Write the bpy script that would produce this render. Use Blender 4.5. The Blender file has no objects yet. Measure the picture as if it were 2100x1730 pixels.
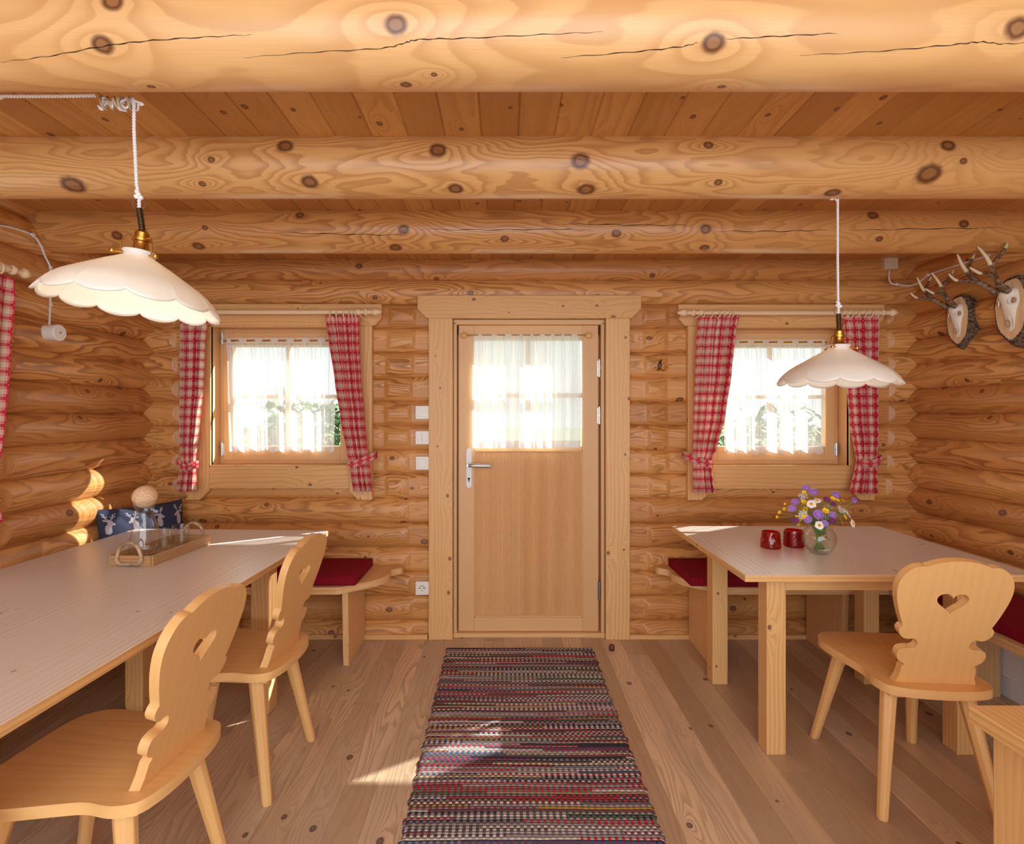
import bpy, bmesh, math, random
from mathutils import Vector, Matrix, noise as mnoise
random.seed(7)
R = math.radians
PI = math.pi
SC = bpy.context.scene
COL = SC.collection
F = 1115.0; CX = 1033.0; CY = 847.0; CZ = 1.38
def W(px, py, Y):
    return Vector(((px-CX)*Y/F, Y, CZ-(py-CY)*Y/F))
def srgb(r, g, b):
    f = lambda c: (c/255/12.92) if c/255 <= 0.04045 else ((c/255+0.055)/1.055)**2.4
    return (f(r), f(g), f(b), 1)

# ------------------------------------------------------------ materials
class NT:
    def __init__(s, name):
        s.m = bpy.data.materials.new(name); s.m.use_nodes = True
        s.t = s.m.node_tree; s.t.nodes.clear()
        s.out = s.t.nodes.new('ShaderNodeOutputMaterial')
    def n(s, typ, **kw):
        nd = s.t.nodes.new(typ)
        for k, v in kw.items(): setattr(nd, k, v)
        return nd
    def link(s, a, b): s.t.links.new(a, b)
    def put(s, sock, v):
        if isinstance(v, (int, float, tuple, list)): sock.default_value = v
        else: s.link(v, sock)
    def math(s, op, a, b=0.0, c=0.0, clamp=False):
        nd = s.n('ShaderNodeMath', operation=op, use_clamp=clamp)
        s.put(nd.inputs[0], a); s.put(nd.inputs[1], b); s.put(nd.inputs[2], c)
        return nd.outputs[0]
    def add(s, a, b): return s.math('ADD', a, b)
    def sub(s, a, b): return s.math('SUBTRACT', a, b)
    def mul(s, a, b): return s.math('MULTIPLY', a, b)
    def ss(s, v, a, b, lo=0.0, hi=1.0):
        nd = s.n('ShaderNodeMapRange', interpolation_type='SMOOTHSTEP')
        s.put(nd.inputs[0], v)
        for i, x in enumerate((a, b, lo, hi)): nd.inputs[i+1].default_value = x
        return nd.outputs[0]
    def mix(s, f, a, b, mode='MIX'):
        nd = s.n('ShaderNodeMix', data_type='RGBA', blend_type=mode)
        s.put(nd.inputs[0], f); s.put(nd.inputs[6], a); s.put(nd.inputs[7], b)
        return nd.outputs[2]
    def xyz(s, x, y, z=0.0):
        nd = s.n('ShaderNodeCombineXYZ')
        s.put(nd.inputs[0], x); s.put(nd.inputs[1], y); s.put(nd.inputs[2], z)
        return nd.outputs[0]
    def noise(s, vec, scale=1.0, detail=2.0, rough=0.5):
        nd = s.n('ShaderNodeTexNoise', noise_dimensions='2D')
        s.put(nd.inputs['Vector'], vec); nd.inputs['Scale'].default_value = scale
        nd.inputs['Detail'].default_value = detail; nd.inputs['Roughness'].default_value = rough
        return nd.outputs[0]
    def uv(s):
        nd = s.n('ShaderNodeUVMap'); nd.uv_map = 'UVMap'
        sp = s.n('ShaderNodeSeparateXYZ'); s.link(nd.outputs[0], sp.inputs[0])
        return sp.outputs[0], sp.outputs[1]
    def bsdf(s, col, rough=0.5, metal=0.0, bump=None, bstr=0.3, bdist=0.002, **kw):
        p = s.n('ShaderNodeBsdfPrincipled')
        s.put(p.inputs['Base Color'], col); s.put(p.inputs['Roughness'], rough)
        p.inputs['Metallic'].default_value = metal
        for k, v in kw.items(): s.put(p.inputs[k.replace('_', ' ')], v)
        if bump is not None:
            b = s.n('ShaderNodeBump'); b.inputs['Strength'].default_value = bstr
            b.inputs['Distance'].default_value = bdist
            s.link(bump, b.inputs['Height']); s.link(b.outputs[0], p.inputs['Normal'])
        s.link(p.outputs[0], s.out.inputs[0])
        return p

def plain(name, col, rough=0.5, metal=0.0, **kw):
    t = NT(name)
    g = t.n('ShaderNodeTexNoise'); g.inputs['Scale'].default_value = 60
    tc = t.n('ShaderNodeTexCoord'); t.link(tc.outputs['Object'], g.inputs['Vector'])
    c = t.mix(t.ss(g.outputs[0], .3, .7, 0, .12), col, tuple(x*0.8 for x in col[:3])+(1,))
    t.bsdf(c, rough, metal, **kw)
    return t.m

def wood(name, light, mid, dark, Fv=14, B=7.0, ku=2.3, kv=6.0, dens=.4, ksize=.012,
         rough=.42, ring=.5, knots=(), tone=.35, fiber=.35, cut=260.0, nu=.8, nv=4.5, bump=.25, knotdark=(92,48,20), spec=.5, wash=None, grey=None):
    t = NT(name)
    u, v = t.uv()
    # slow warp
    w1 = t.noise(t.xyz(t.mul(u, nu), t.mul(v, nv)), 1, 2, .5)
    w2 = t.noise(t.xyz(t.mul(u, nu*3.2), t.mul(v, nv*4)), 1, 2, .5)
    field = t.add(t.mul(v, Fv), t.add(t.mul(w1, B), t.mul(w2, B*.12)))
    kmask = None; kring = None
    def addknot(du, dv, Rr, pres, kmask, kring, field):
        jit = t.mul(t.sub(t.noise(t.xyz(t.mul(u, 40), t.mul(v, 40)), 1, 1), .5), .35)
        r = t.math('SQRT', t.add(t.math('POWER', t.mul(du, .85), 2), t.math('POWER', t.mul(dv, 1.1), 2)))
        rr = t.add(t.math('DIVIDE', r, t.mul(Rr, .82)), jit)
        km = t.mul(t.ss(rr, .85, 1.15, 1, 0), pres)
        kr = t.mul(t.mul(t.ss(rr, .55, .9, 0, 1), t.ss(rr, 1.0, 1.7, 1, 0)), pres)
        ex = t.add(t.math('POWER', t.math('DIVIDE', du, t.mul(Rr, 6.5)), 2), t.math('POWER', t.math('DIVIDE', dv, t.mul(Rr, 2.6)), 2))
        bumpk = t.math('DIVIDE', pres, t.add(1.0, t.mul(ex, 1.6)))
        field = t.add(field, t.mul(bumpk, 3.6))
        if kmask is None: return km, kr, field
        return t.math('MAXIMUM', kmask, km), t.math('MAXIMUM', kring, kr), field
    if dens > 0:
        vo = t.n('ShaderNodeTexVoronoi', voronoi_dimensions='2D'); vo.inputs['Scale'].default_value = 1
        vo.inputs['Randomness'].default_value = .85
        t.put(vo.inputs['Vector'], t.xyz(t.mul(u, ku), t.mul(v, kv)))
        sp = t.n('ShaderNodeSeparateXYZ'); t.link(vo.outputs['Position'], sp.inputs[0])
        sc = t.n('ShaderNodeSeparateColor'); t.link(vo.outputs['Color'], sc.inputs[0])
        du = t.sub(u, t.math('DIVIDE', sp.outputs[0], ku)); dv = t.sub(v, t.math('DIVIDE', sp.outputs[1], kv))
        pres = t.math('LESS_THAN', sc.outputs[0], dens)
        Rr = t.mul(t.add(.35, t.mul(sc.outputs[1], .65)), ksize)
        kmask, kring, field = addknot(du, dv, Rr, pres, kmask, kring, field)
    for (ku0, kv0, kr0) in knots:
        kmask, kring, field = addknot(t.sub(u, ku0), t.sub(v, kv0), kr0, 1.0, kmask, kring, field)
    at = t.n('ShaderNodeAttribute'); at.attribute_name = 'cut'
    field = t.add(field, t.mul(at.outputs['Fac'], cut))
    sn = t.math('FRACT', field)
    saw = t.mul(t.ss(sn, .0, .82, 0, 1), t.ss(sn, .86, 1.0, 1, 0))
    saw = t.math('POWER', saw, 2.2)
    var = t.noise(t.xyz(t.mul(u, .5), t.mul(v, 3)), 1, 1)
    saw = t.mul(saw, t.ss(var, .25, .75, .35, 1))
    fib = t.noise(t.xyz(t.mul(u, 5), t.mul(v, 420)), 1, 2, .6)
    col = t.mix(t.mul(saw, ring), light, dark)
    col = t.mix(t.mul(t.ss(fib, .35, .75), fiber), col, mid)
    tn = t.noise(t.xyz(t.mul(u, .13), t.mul(v, .9)), 1, 1)
    col = t.mix(t.ss(tn, .3, .7, 0, tone*1.6), col, t.mix(.5, mid, dark))
    if grey: col = t.mix(t.ss(t.noise(t.xyz(t.mul(u, .9), t.mul(v, 5.3)), 1, 3), .35, .75, 0, .55), col, grey)
    if kmask is not None:
        kd = srgb(*knotdark)
        col = t.mix(t.mul(kmask, .72), col, tuple(min(1, x*1.5) for x in kd[:3])+(1,))
        col = t.mix(t.mul(kring, .85), col, kd)
    if wash: col = t.mix(wash[0], col, wash[1])
    h = t.add(t.mul(saw, .5), t.mul(fib, .35))
    t.bsdf(col, rough, 0, bump=h, bstr=bump, bdist=.0015, Specular_IOR_Level=spec)
    return t.m

M = {}
def build_materials():
    L, Md, D = srgb(230,174,112), srgb(206,142,82), srgb(160,94,44)
    M['log'] = wood('log wall pine', srgb(226,166,98), srgb(200,134,70), srgb(134,76,32), Fv=18, B=15, dens=.55, ksize=.018, ku=2.2, kv=5.5, ring=.8, tone=.3, rough=.4)
    M['ceil'] = wood('ceiling board pine', srgb(212,156,86), srgb(190,130,66), srgb(146,90,42), Fv=22, B=3, dens=.75, ksize=.011, ku=3.5, kv=8, ring=.35, tone=.45, rough=.45)
    M['floor'] = wood('floor board larch', srgb(232,202,166), srgb(204,170,132), srgb(126,92,64), Fv=42, B=9, dens=.5, ksize=.014, ku=2.2, kv=8, ring=.55, tone=.5, rough=.38, nu=.9, nv=7, grey=srgb(176,156,136), bump=.4, knotdark=(70,50,38))
    M['casing'] = wood('spruce casing', srgb(232,184,122), srgb(216,162,98), srgb(186,126,68), Fv=40, B=3, dens=.75, ksize=.011, ku=3.2, kv=7, ring=.42, tone=.15, nu=.5, nv=5, rough=.45)
    M['door'] = wood('laminated fir door frame', srgb(230,184,130), srgb(214,164,108), srgb(184,132,80), Fv=90, B=2, dens=0, ring=.35, tone=.25, nu=.4, nv=4, rough=.42)
    M['panel'] = wood('striped fir panel', srgb(230,182,126), srgb(212,158,100), srgb(176,118,66), Fv=125, B=.6, dens=0, ring=.75, tone=.05, nu=.2, nv=3, rough=.5, spec=.3)
    M['chair'] = wood('clear maple coloured chair pine', srgb(234,186,122), srgb(221,167,101), srgb(198,140,78), Fv=26, B=5, dens=0, ring=.28, tone=.16, nu=.6, nv=5, rough=.38)
    M['leg'] = wood('pine table leg', srgb(228,182,120), srgb(212,158,96), srgb(180,122,66), Fv=55, B=3, dens=.35, ksize=.008, ku=3, kv=9, ring=.5, tone=.12, rough=.45)
    M['table'] = wood('whitewashed pine tabletop', srgb(234,226,216), srgb(216,202,186), srgb(170,148,126), Fv=48, B=4, dens=.3, ksize=.008, ku=2.4, kv=7, ring=.45, tone=.15, nu=.5, nv=5, rough=.27, knotdark=(140,104,88), bump=.3, wash=(.22, srgb(214,205,200)))
    M['bench'] = wood('pine bench board', srgb(234,190,134), srgb(216,166,108), srgb(182,124,72), Fv=45, B=5, dens=.4, ksize=.008, ku=3, kv=8, ring=.45, tone=.12, rough=.45)
    M['worktop'] = M['leg']
    M['rodwood'] = wood('pale birch turned wood', srgb(240,212,172), srgb(226,192,148), srgb(206,168,122), Fv=60, B=2, dens=0, ring=.2, tone=.05, rough=.4)
    M['slice'] = wood('pale lime wood slice', srgb(238,208,164), srgb(222,186,138), srgb(196,152,102), Fv=30, B=2, dens=0, ring=.3, tone=.05, rough=.55)
    M['tray'] = wood('brown oiled oak tray', srgb(200,158,108), srgb(172,128,80), srgb(120,80,44), Fv=60, B=4, dens=.3, ksize=.006, ku=6, kv=14, ring=.5, tone=.2, rough=.5)
    M['dark'] = plain('dark crack', srgb(38,20,10), .9)
    M['gap'] = plain('dark gap', srgb(50,28,14), .9)
    M['white'] = plain('white plastic', srgb(238,236,228), .35)
    M['cream'] = plain('cream plastic', srgb(222,206,176), .4)
    M['whitepaint'] = plain('white enamel', srgb(232,236,240), .4)
    M['silver'] = plain('brushed aluminium', srgb(205,208,212), .32, 1.0)
    M['steel'] = plain('grey steel', srgb(150,152,155), .35, 1.0)
    M['brass'] = plain('aged brass', srgb(196,150,74), .28, 1.0)
    M['bronze'] = plain('dark bronze', srgb(92,78,58), .4, 1.0)
    M['cord'] = plain('white textile cord', srgb(232,230,232), .8)
    M['red'] = None
    t = NT('burgundy felt'); tc = t.n('ShaderNodeTexCoord')
    n1 = t.n('ShaderNodeTexNoise'); n1.inputs['Scale'].default_value = 420; t.link(tc.outputs['Object'], n1.inputs['Vector'])
    t.bsdf(t.mix(n1.outputs[0], srgb(112,6,26), srgb(146,14,38)), .9, bump=n1.outputs[0], bstr=.3, bdist=.001, Specular_IOR_Level=.2)
    M['red'] = t.m
    # checked curtain cloth, uv in metres
    t = NT('red checked cotton'); u, v = t.uv()
    P = .056
    def stripe(c, w, soft=.0012, off=0.0):
        x = t.math('ABSOLUTE', t.sub(t.math('FRACT', t.add(t.math('DIVIDE', c, P), off)), .5))
        return t.ss(x, w/P/2, w/P/2+soft/P, 1, 0)
    lines = []
    for c in (u, v):
        l = t.mul(stripe(c, .012), .8)
        l2 = t.mul(stripe(c, .003, off=.27), .45)
        l3 = t.mul(stripe(c, .003, off=-.27), .45)
        b = t.mul(stripe(c, .030, soft=.002), .28)
        lines.append(t.math('MAXIMUM', t.math('MAXIMUM', l, b), t.math('MAXIMUM', l2, l3)))
    a = t.math('ADD', lines[0], lines[1], clamp=True)
    base = t.mix(stripe(u, .02, off=.5), srgb(250,220,204), srgb(238,226,200))
    col = t.mix(a, base, srgb(224,36,68))
    fu = t.math('SUBTRACT', t.math('FRACT', t.math('DIVIDE', u, P)), .5); fv = t.math('SUBTRACT', t.math('FRACT', t.math('DIVIDE', v, P)), .5)
    rr = t.mul(t.math('SQRT', t.add(t.mul(fu, fu), t.mul(fv, fv))), P)
    col = t.mix(t.ss(rr, .0045, .0055, 1, 0), col, srgb(160,8,36))
    col = t.mix(t.ss(rr, .0018, .0026, 1, 0), col, srgb(246,226,222))
    weave = t.noise(t.xyz(t.mul(u, 900), t.mul(v, 900)), 1, 1)
    p = t.bsdf(col, .85, bump=weave, bstr=.2, bdist=.0006)
    tr = t.n('ShaderNodeBsdfTranslucent'); t.put(tr.inputs[0], col)
    mx = t.n('ShaderNodeMixShader'); mx.inputs[0].default_value = .3
    t.link(p.outputs[0], mx.inputs[1]); t.link(tr.outputs[0], mx.inputs[2]); t.link(mx.outputs[0], t.out.inputs[0])
    M['check'] = t.m
    # sheer fabrics
    def sheer(name, opac, tint, stripes):
        t = NT(name); u, v = t.uv()
        d = t.n('ShaderNodeBsdfDiffuse'); d.inputs[0].default_value = tint
        tl = t.n('ShaderNodeBsdfTranslucent'); tl.inputs[0].default_value = tint
        m1 = t.n('ShaderNodeMixShader'); m1.inputs[0].default_value = .34
        t.link(d.outputs[0], m1.inputs[1]); t.link(tl.outputs[0], m1.inputs[2])
        tp = t.n('ShaderNodeBsdfTransparent')
        m2 = t.n('ShaderNodeMixShader')
        s1 = t.mul(t.ss(t.math('ABSOLUTE', t.sub(t.math('FRACT', t.mul(u, stripes)), .5)), .05, .1, 1, 0), .18)
        nn = t.mul(t.noise(t.xyz(t.mul(u, 18), t.mul(v, 1.5)), 1, 2), .25)
        t.put(m2.inputs[0], t.math('ADD', t.add(s1, nn), opac-.12, clamp=True))
        t.link(tp.outputs[0], m2.inputs[1]); t.link(m1.outputs[0], m2.inputs[2]); t.link(m2.outputs[0], t.out.inputs[0])
        return t.m
    M['sheer'] = sheer('sheer white voile', .66, srgb(246,248,250), 22)
    M['lace'] = sheer('white crochet lace', .88, srgb(244,240,234), 60)
    M['doorsheer'] = sheer('white cotton voile', .82, srgb(248,250,250), 40)
    def thin(name, col, g=.05):
        t = NT(name)
        tp = t.n('ShaderNodeBsdfTransparent'); tp.inputs[0].default_value = col
        gl = t.n('ShaderNodeBsdfGlossy'); gl.inputs['Roughness'].default_value = .02
        lw = t.n('ShaderNodeLayerWeight'); lw.inputs[0].default_value = .5
        mx = t.n('ShaderNodeMixShader'); t.put(mx.inputs[0], t.math('ADD', t.mul(t.math('POWER', lw.outputs[1], 4.0), .8), .03+g, clamp=True))
        t.link(tp.outputs[0], mx.inputs[1]); t.link(gl.outputs[0], mx.inputs[2]); t.link(mx.outputs[0], t.out.inputs[0])
        return t.m
    M['pane'] = thin('window glass', (.97,.99,.98,1), 0)
    M['glass'] = thin('clear drinking glass', (.975,.985,.985,1), .02)
    M['water'] = thin('water', (.975,.985,.975,1), 0)
    M['redglass'] = thin('ruby glass', srgb(236,66,60), .04)
    # opal shade
    t = NT('opal glass'); 
    p = t.bsdf(srgb(250,248,242), .12, Coat_Weight=.3)
    tl = t.n('ShaderNodeBsdfTranslucent'); tl.inputs[0].default_value = srgb(252,246,234)
    mx = t.n('ShaderNodeMixShader'); mx.inputs[0].default_value = .32
    t.link(p.outputs[0], mx.inputs[1]); t.link(tl.outputs[0], mx.inputs[2]); t.link(mx.outputs[0], t.out.inputs[0])
    M['opal'] = t.m
    t = NT('glowing bulb'); e = t.n('ShaderNodeEmission'); e.inputs[0].default_value = srgb(255,214,150); e.inputs[1].default_value = 4
    t.link(e.outputs[0], t.out.inputs[0]); M['bulb'] = t.m
    # rag rug
    t = NT('woven rag rug'); u, v = t.uv()
    wob = t.mul(t.sub(t.noise(t.xyz(t.mul(u, 9), t.mul(v, 30)), 1, 2), .5), .006)
    vv = t.add(v, wob); RH = .0125
    row = t.math('FLOOR', t.math('DIVIDE', vv, RH))
    seg = t.math('FLOOR', t.math('DIVIDE', t.add(u, t.mul(row, .237)), .62))
    def rowcol(seed):
        wn = t.n('ShaderNodeTexWhiteNoise', noise_dimensions='3D'); t.put(wn.inputs['Vector'], t.xyz(row, seg, seed))
        cr = t.n('ShaderNodeValToRGB'); cr.color_ramp.interpolation = 'CONSTANT'
        pal = [(0,(168,156,162)),(.14,(92,86,90)),(.24,(214,206,206)),(.37,(44,40,48)),(.45,(238,230,222)),(.56,(136,122,130)),(.63,(212,26,44)),(.74,(150,44,62)),(.79,(22,24,52)),(.845,(206,164,36)),(.895,(150,138,128)),(.955,(36,98,160)),(.972,(214,86,36)),(.988,(60,130,70))]
        while len(cr.color_ramp.elements) < len(pal): cr.color_ramp.elements.new(.5)
        for e, (pp, c) in zip(cr.color_ramp.elements, pal): e.position = pp; e.color = srgb(*c)
        t.link(wn.outputs[0], cr.inputs[0]); return cr.outputs[0]
    c1, c2 = rowcol(1.0), rowcol(5.0)
    ph = t.mul(t.math('MODULO', row, 2.0), .5)
    bead = t.math('ABSOLUTE', t.sub(t.math('FRACT', t.add(t.math('DIVIDE', u, .0225), ph)), .5))
    col = t.mix(t.ss(bead, .20, .27, 0, 1), c1, t.mix(.35, c2, srgb(70,66,70)))
    fr = t.math('ABSOLUTE', t.sub(t.math('FRACT', t.math('DIVIDE', vv, RH)), .5))
    col = t.mix(t.ss(fr, .36, .5, 0, .5), col, srgb(50,46,50))
    fz = t.noise(t.xyz(t.mul(u, 330), t.mul(v, 330)), 1, 2)
    col = t.mix(t.ss(fz, .3, .7, .0, .25), col, srgb(80,74,80))
    hh = t.add(t.sub(1, t.mul(fr, 1.6)), t.sub(t.mul(fz, .5), bead))
    t.bsdf(col, .95, bump=hh, bstr=1.0, bdist=.006)
    M['rug'] = t.m
    M['navy'] = plain('navy cotton', srgb(44,52,78), .85)
    M['navyprint'] = plain('pale grey print on cotton', srgb(176,172,182), .85)
    M['bone'] = plain('bleached bone', srgb(236,226,208), .6)
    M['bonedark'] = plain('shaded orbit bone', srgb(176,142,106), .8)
    M['bark'] = None
    def noisy(name, c1, c2, scale, rough, dist, lo=.35, hi=.65):
        t = NT(name); tc = t.n('ShaderNodeTexCoord')
        n1 = t.n('ShaderNodeTexNoise'); n1.inputs['Scale'].default_value = scale; n1.inputs['Detail'].default_value = 4
        t.link(tc.outputs['Object'], n1.inputs['Vector'])
        t.bsdf(t.mix(t.ss(n1.outputs[0], lo, hi), c1, c2), rough, bump=n1.outputs[0], bstr=.8, bdist=dist)
        return t.m
    M['bark'] = noisy('bark', srgb(60,42,30), srgb(128,104,82), 90, .95, .01)
    M['antler'] = noisy('antler', srgb(84,60,40), srgb(150,120,88), 70, .7, .003)
    M['antlertip'] = plain('antler tip', srgb(226,208,174), .5)
    M['horn'] = noisy('bent cane', srgb(150,124,92), srgb(206,182,146), 25, .4, .001)
    M['cork'] = noisy('pale cork', srgb(222,178,136), srgb(240,204,166), 140, .85, .001)
    M['stem'] = plain('green stem', srgb(112,146,70), .6)
    M['leaf'] = plain('green leaf', srgb(64,124,48), .5)
    M['purple'] = plain('lilac petals', srgb(176,130,218), .7)
    M['mauve'] = plain('dark mauve petals', srgb(128,52,116), .7)
    M['yellow'] = plain('yellow petals', srgb(248,206,20), .5)
    M['petal'] = plain('white petals', srgb(248,246,242), .6)
    M['daisyeye'] = plain('daisy eye', srgb(228,164,10), .7)
    M['brownball'] = plain('dark brown wood', srgb(96,60,38), .4)
    M['grass'] = noisy('meadow grass', srgb(52,84,34), srgb(92,120,58), 6, .95, .02)
    M['foliage'] = noisy('tree foliage', srgb(40,76,34), srgb(96,136,72), 8, .8, .05)
    M['trunk'] = plain('trunk brown', srgb(90,66,46), .9)
# ------------------------------------------------------------ object helpers
def tag(o, label=None, cat=None, group=None, kind=None):
    if label: o['label'] = label
    if cat: o['category'] = cat
    if group: o['group'] = group
    if kind: o['kind'] = kind
    return o
def thing(name, label, cat, loc=(0,0,0), rz=0.0, group=None, kind=None):
    o = bpy.data.objects.new(name, None); COL.objects.link(o)
    o.location = loc; o.rotation_euler = (0,0,rz); o.empty_display_size = .05
    return tag(o, label, cat, group, kind)
def finish(bm, name, mat, parent=None, grain=None, bevel=0, smooth=False, angle=35, mats=None, off=None, sub=0, solid=0):
    """bmesh -> one mesh object; grain = local axis index of the wood grain"""
    me = bpy.data.meshes.new(name)
    if grain is not None:
        uvl = bm.loops.layers.uv.get('UVMap') or bm.loops.layers.uv.new('UVMap')
        o1, o2 = (random.uniform(0, 60), random.uniform(0, 60)) if off is None else off
        bm.normal_update()
        ax = [0,1,2]; ax.remove(grain)
        for f in bm.faces:
            n = f.normal; k = max(range(3), key=lambda i: abs(n[i]))
            for l in f.loops:
                c = l.vert.co
                if k == grain: l[uvl].uv = (c[ax[0]]*.35+o1+3, c[ax[1]]+o2+3)
                else:
                    a = ax[0] if ax[1] == k else ax[1]
                    l[uvl].uv = (c[grain]+o1, c[a]+o2+(0 if k == ax[1] else .37))
    bm.to_mesh(me); bm.free()
    for m in (mats or [mat]): me.materials.append(m)
    if smooth:
        for p in me.polygons: p.use_smooth = True
        if angle: me.set_sharp_from_angle(angle=R(angle))
    o = bpy.data.objects.new(name, me); COL.objects.link(o)
    if parent: o.parent = parent
    if bevel:
        b = o.modifiers.new('bevel', 'BEVEL'); b.width = bevel; b.segments = 2; b.limit_method = 'ANGLE'; b.angle_limit = R(40)
    if solid:
        s = o.modifiers.new('solid', 'SOLIDIFY'); s.thickness = solid; s.offset = 0
    if sub:
        s = o.modifiers.new('sub', 'SUBSURF'); s.levels = sub; s.render_levels = sub
    return o
def box(bm, x0, x1, y0, y1, z0, z1, mx=None):
    vs = [bm.verts.new(Vector((x, y, z))) for x in (x0, x1) for y in (y0, y1) for z in (z0, z1)]
    if mx: 
        for v in vs: v.co = mx @ v.co
    for q in ((0,1,3,2),(4,6,7,5),(0,4,5,1),(2,3,7,6),(0,2,6,4),(1,5,7,3)):
        bm.faces.new([vs[i] for i in q])
    return vs
def boxobj(name, x0, x1, y0, y1, z0, z1, mat, parent=None, grain=None, bevel=.002):
    bm = bmesh.new(); box(bm, x0, x1, y0, y1, z0, z1)
    if grain is None: grain = max(range(3), key=lambda i: (abs(x1-x0), abs(y1-y0), abs(z1-z0))[i])
    return finish(bm, name, mat, parent, grain, bevel)
def frame_of(d):
    d = d.normalized(); a = Vector((0,0,1)) if abs(d.z) < .9 else Vector((1,0,0))
    s = d.cross(a).normalized(); return s, s.cross(d).normalized()
def tube(bm, pts, rad, n=10, cap=True, rot=0.0, mat=0):
    pts = [Vector(p) for p in pts]; rings = []; m = len(pts)
    rf = rad if callable(rad) else (lambda t: rad)
    s = None
    for i, p in enumerate(pts):
        d = (pts[min(i+1, m-1)] - pts[max(i-1, 0)])
        if d.length < 1e-9: d = Vector((0,0,1))
        d.normalize()
        if s is None: s, _ = frame_of(d)
        s = (s - d*s.dot(d)); s = s.normalized() if s.length > 1e-6 else frame_of(d)[0]
        t = d.cross(s); r = rf(i/(m-1))
        rings.append([bm.verts.new(p + (s*math.cos(rot+2*PI*k/n) + t*math.sin(rot+2*PI*k/n))*r) for k in range(n)])
    for a, b in zip(rings, rings[1:]):
        for k in range(n):
            f = bm.faces.new((a[k], a[(k+1) % n], b[(k+1) % n], b[k])); f.material_index = mat
    if cap:
        bm.faces.new(rings[0][::-1]).material_index = mat; bm.faces.new(rings[-1]).material_index = mat
    return rings
def lathe(bm, prof, n=32, c=(0,0,0), axis='z', mat=0):
    rings = []; c = Vector(c)
    def pt(r, h, a):
        x, y = r*math.cos(a), r*math.sin(a)
        return c + {'z': Vector((x,y,h)), 'x': Vector((h,x,y)), 'y': Vector((x,h,y))}[axis]
    for r, h in prof:
        if r < 1e-6: rings.append([bm.verts.new(pt(0, h, 0))])
        else: rings.append([bm.verts.new(pt(r, h, 2*PI*k/n)) for k in range(n)])
    for a, b in zip(rings, rings[1:]):
        for k in range(n):
            k2 = (k+1) % n
            if len(a) == 1 and len(b) == 1: continue
            if len(a) == 1: f = bm.faces.new((a[0], b[k2], b[k]))
            elif len(b) == 1: f = bm.faces.new((a[k], a[k2], b[0]))
            else: f = bm.faces.new((a[k], a[k2], b[k2], b[k]))
            f.material_index = mat
def catmull(pts, n=6, closed=False):
    P = [Vector(p) for p in pts]; out = []; m = len(P)
    for i in range(m if closed else m-1):
        g = lambda j: P[j % m] if closed else P[max(0, min(m-1, j))]
        p0, p1, p2, p3 = g(i-1), g(i), g(i+1), g(i+2)
        for k in range(n):
            t = k/n
            out.append(.5*((2*p1) + (p2-p0)*t + (2*p0-5*p1+4*p2-p3)*t*t + (3*p1-p0-3*p2+p3)*t**3))
    if not closed: out.append(P[-1])
    return out
def prism(bm, loops, thick, mx=None):
    """2-D loops (outline first, holes after) filled in xy and extruded along +z by thick, then moved by mx"""
    edges = []; vs_all = []
    for lp in loops:
        vs = [bm.verts.new((p[0], p[1], 0)) for p in lp]; vs_all += vs
        for i in range(len(vs)): edges.append(bm.edges.new((vs[i], vs[(i+1) % len(vs)])))
    r = bmesh.ops.triangle_fill(bm, use_beauty=True, use_dissolve=False, edges=edges)
    faces = [g for g in r['geom'] if isinstance(g, bmesh.types.BMFace)]
    ex = bmesh.ops.extrude_face_region(bm, geom=faces, use_keep_orig=True)
    nv = [g for g in ex['geom'] if isinstance(g, bmesh.types.BMVert)]
    for v in nv: v.co.z += thick
    bmesh.ops.recalc_face_normals(bm, faces=bm.faces[:])
    if mx:
        for v in vs_all + nv: v.co = mx @ v.co
def mirror_outline(right):
    """right side points from top centre to bottom centre -> closed loop"""
    return [(x, y) for x, y in right] + [(-x, y) for x, y in reversed(right) if abs(x) > 1e-6]
TOXZ = Matrix(((1,0,0,0),(0,0,1,0),(0,1,0,0),(0,0,0,1)))   # (x,y,z)->(x,z,y): outline stands in xz, thickness along +y

def copy_tree(o, parent=None):
    c = o.copy(); COL.objects.link(c)
    if parent: c.parent = parent
    for ch in list(o.children): copy_tree(ch, c)
    return c

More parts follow.
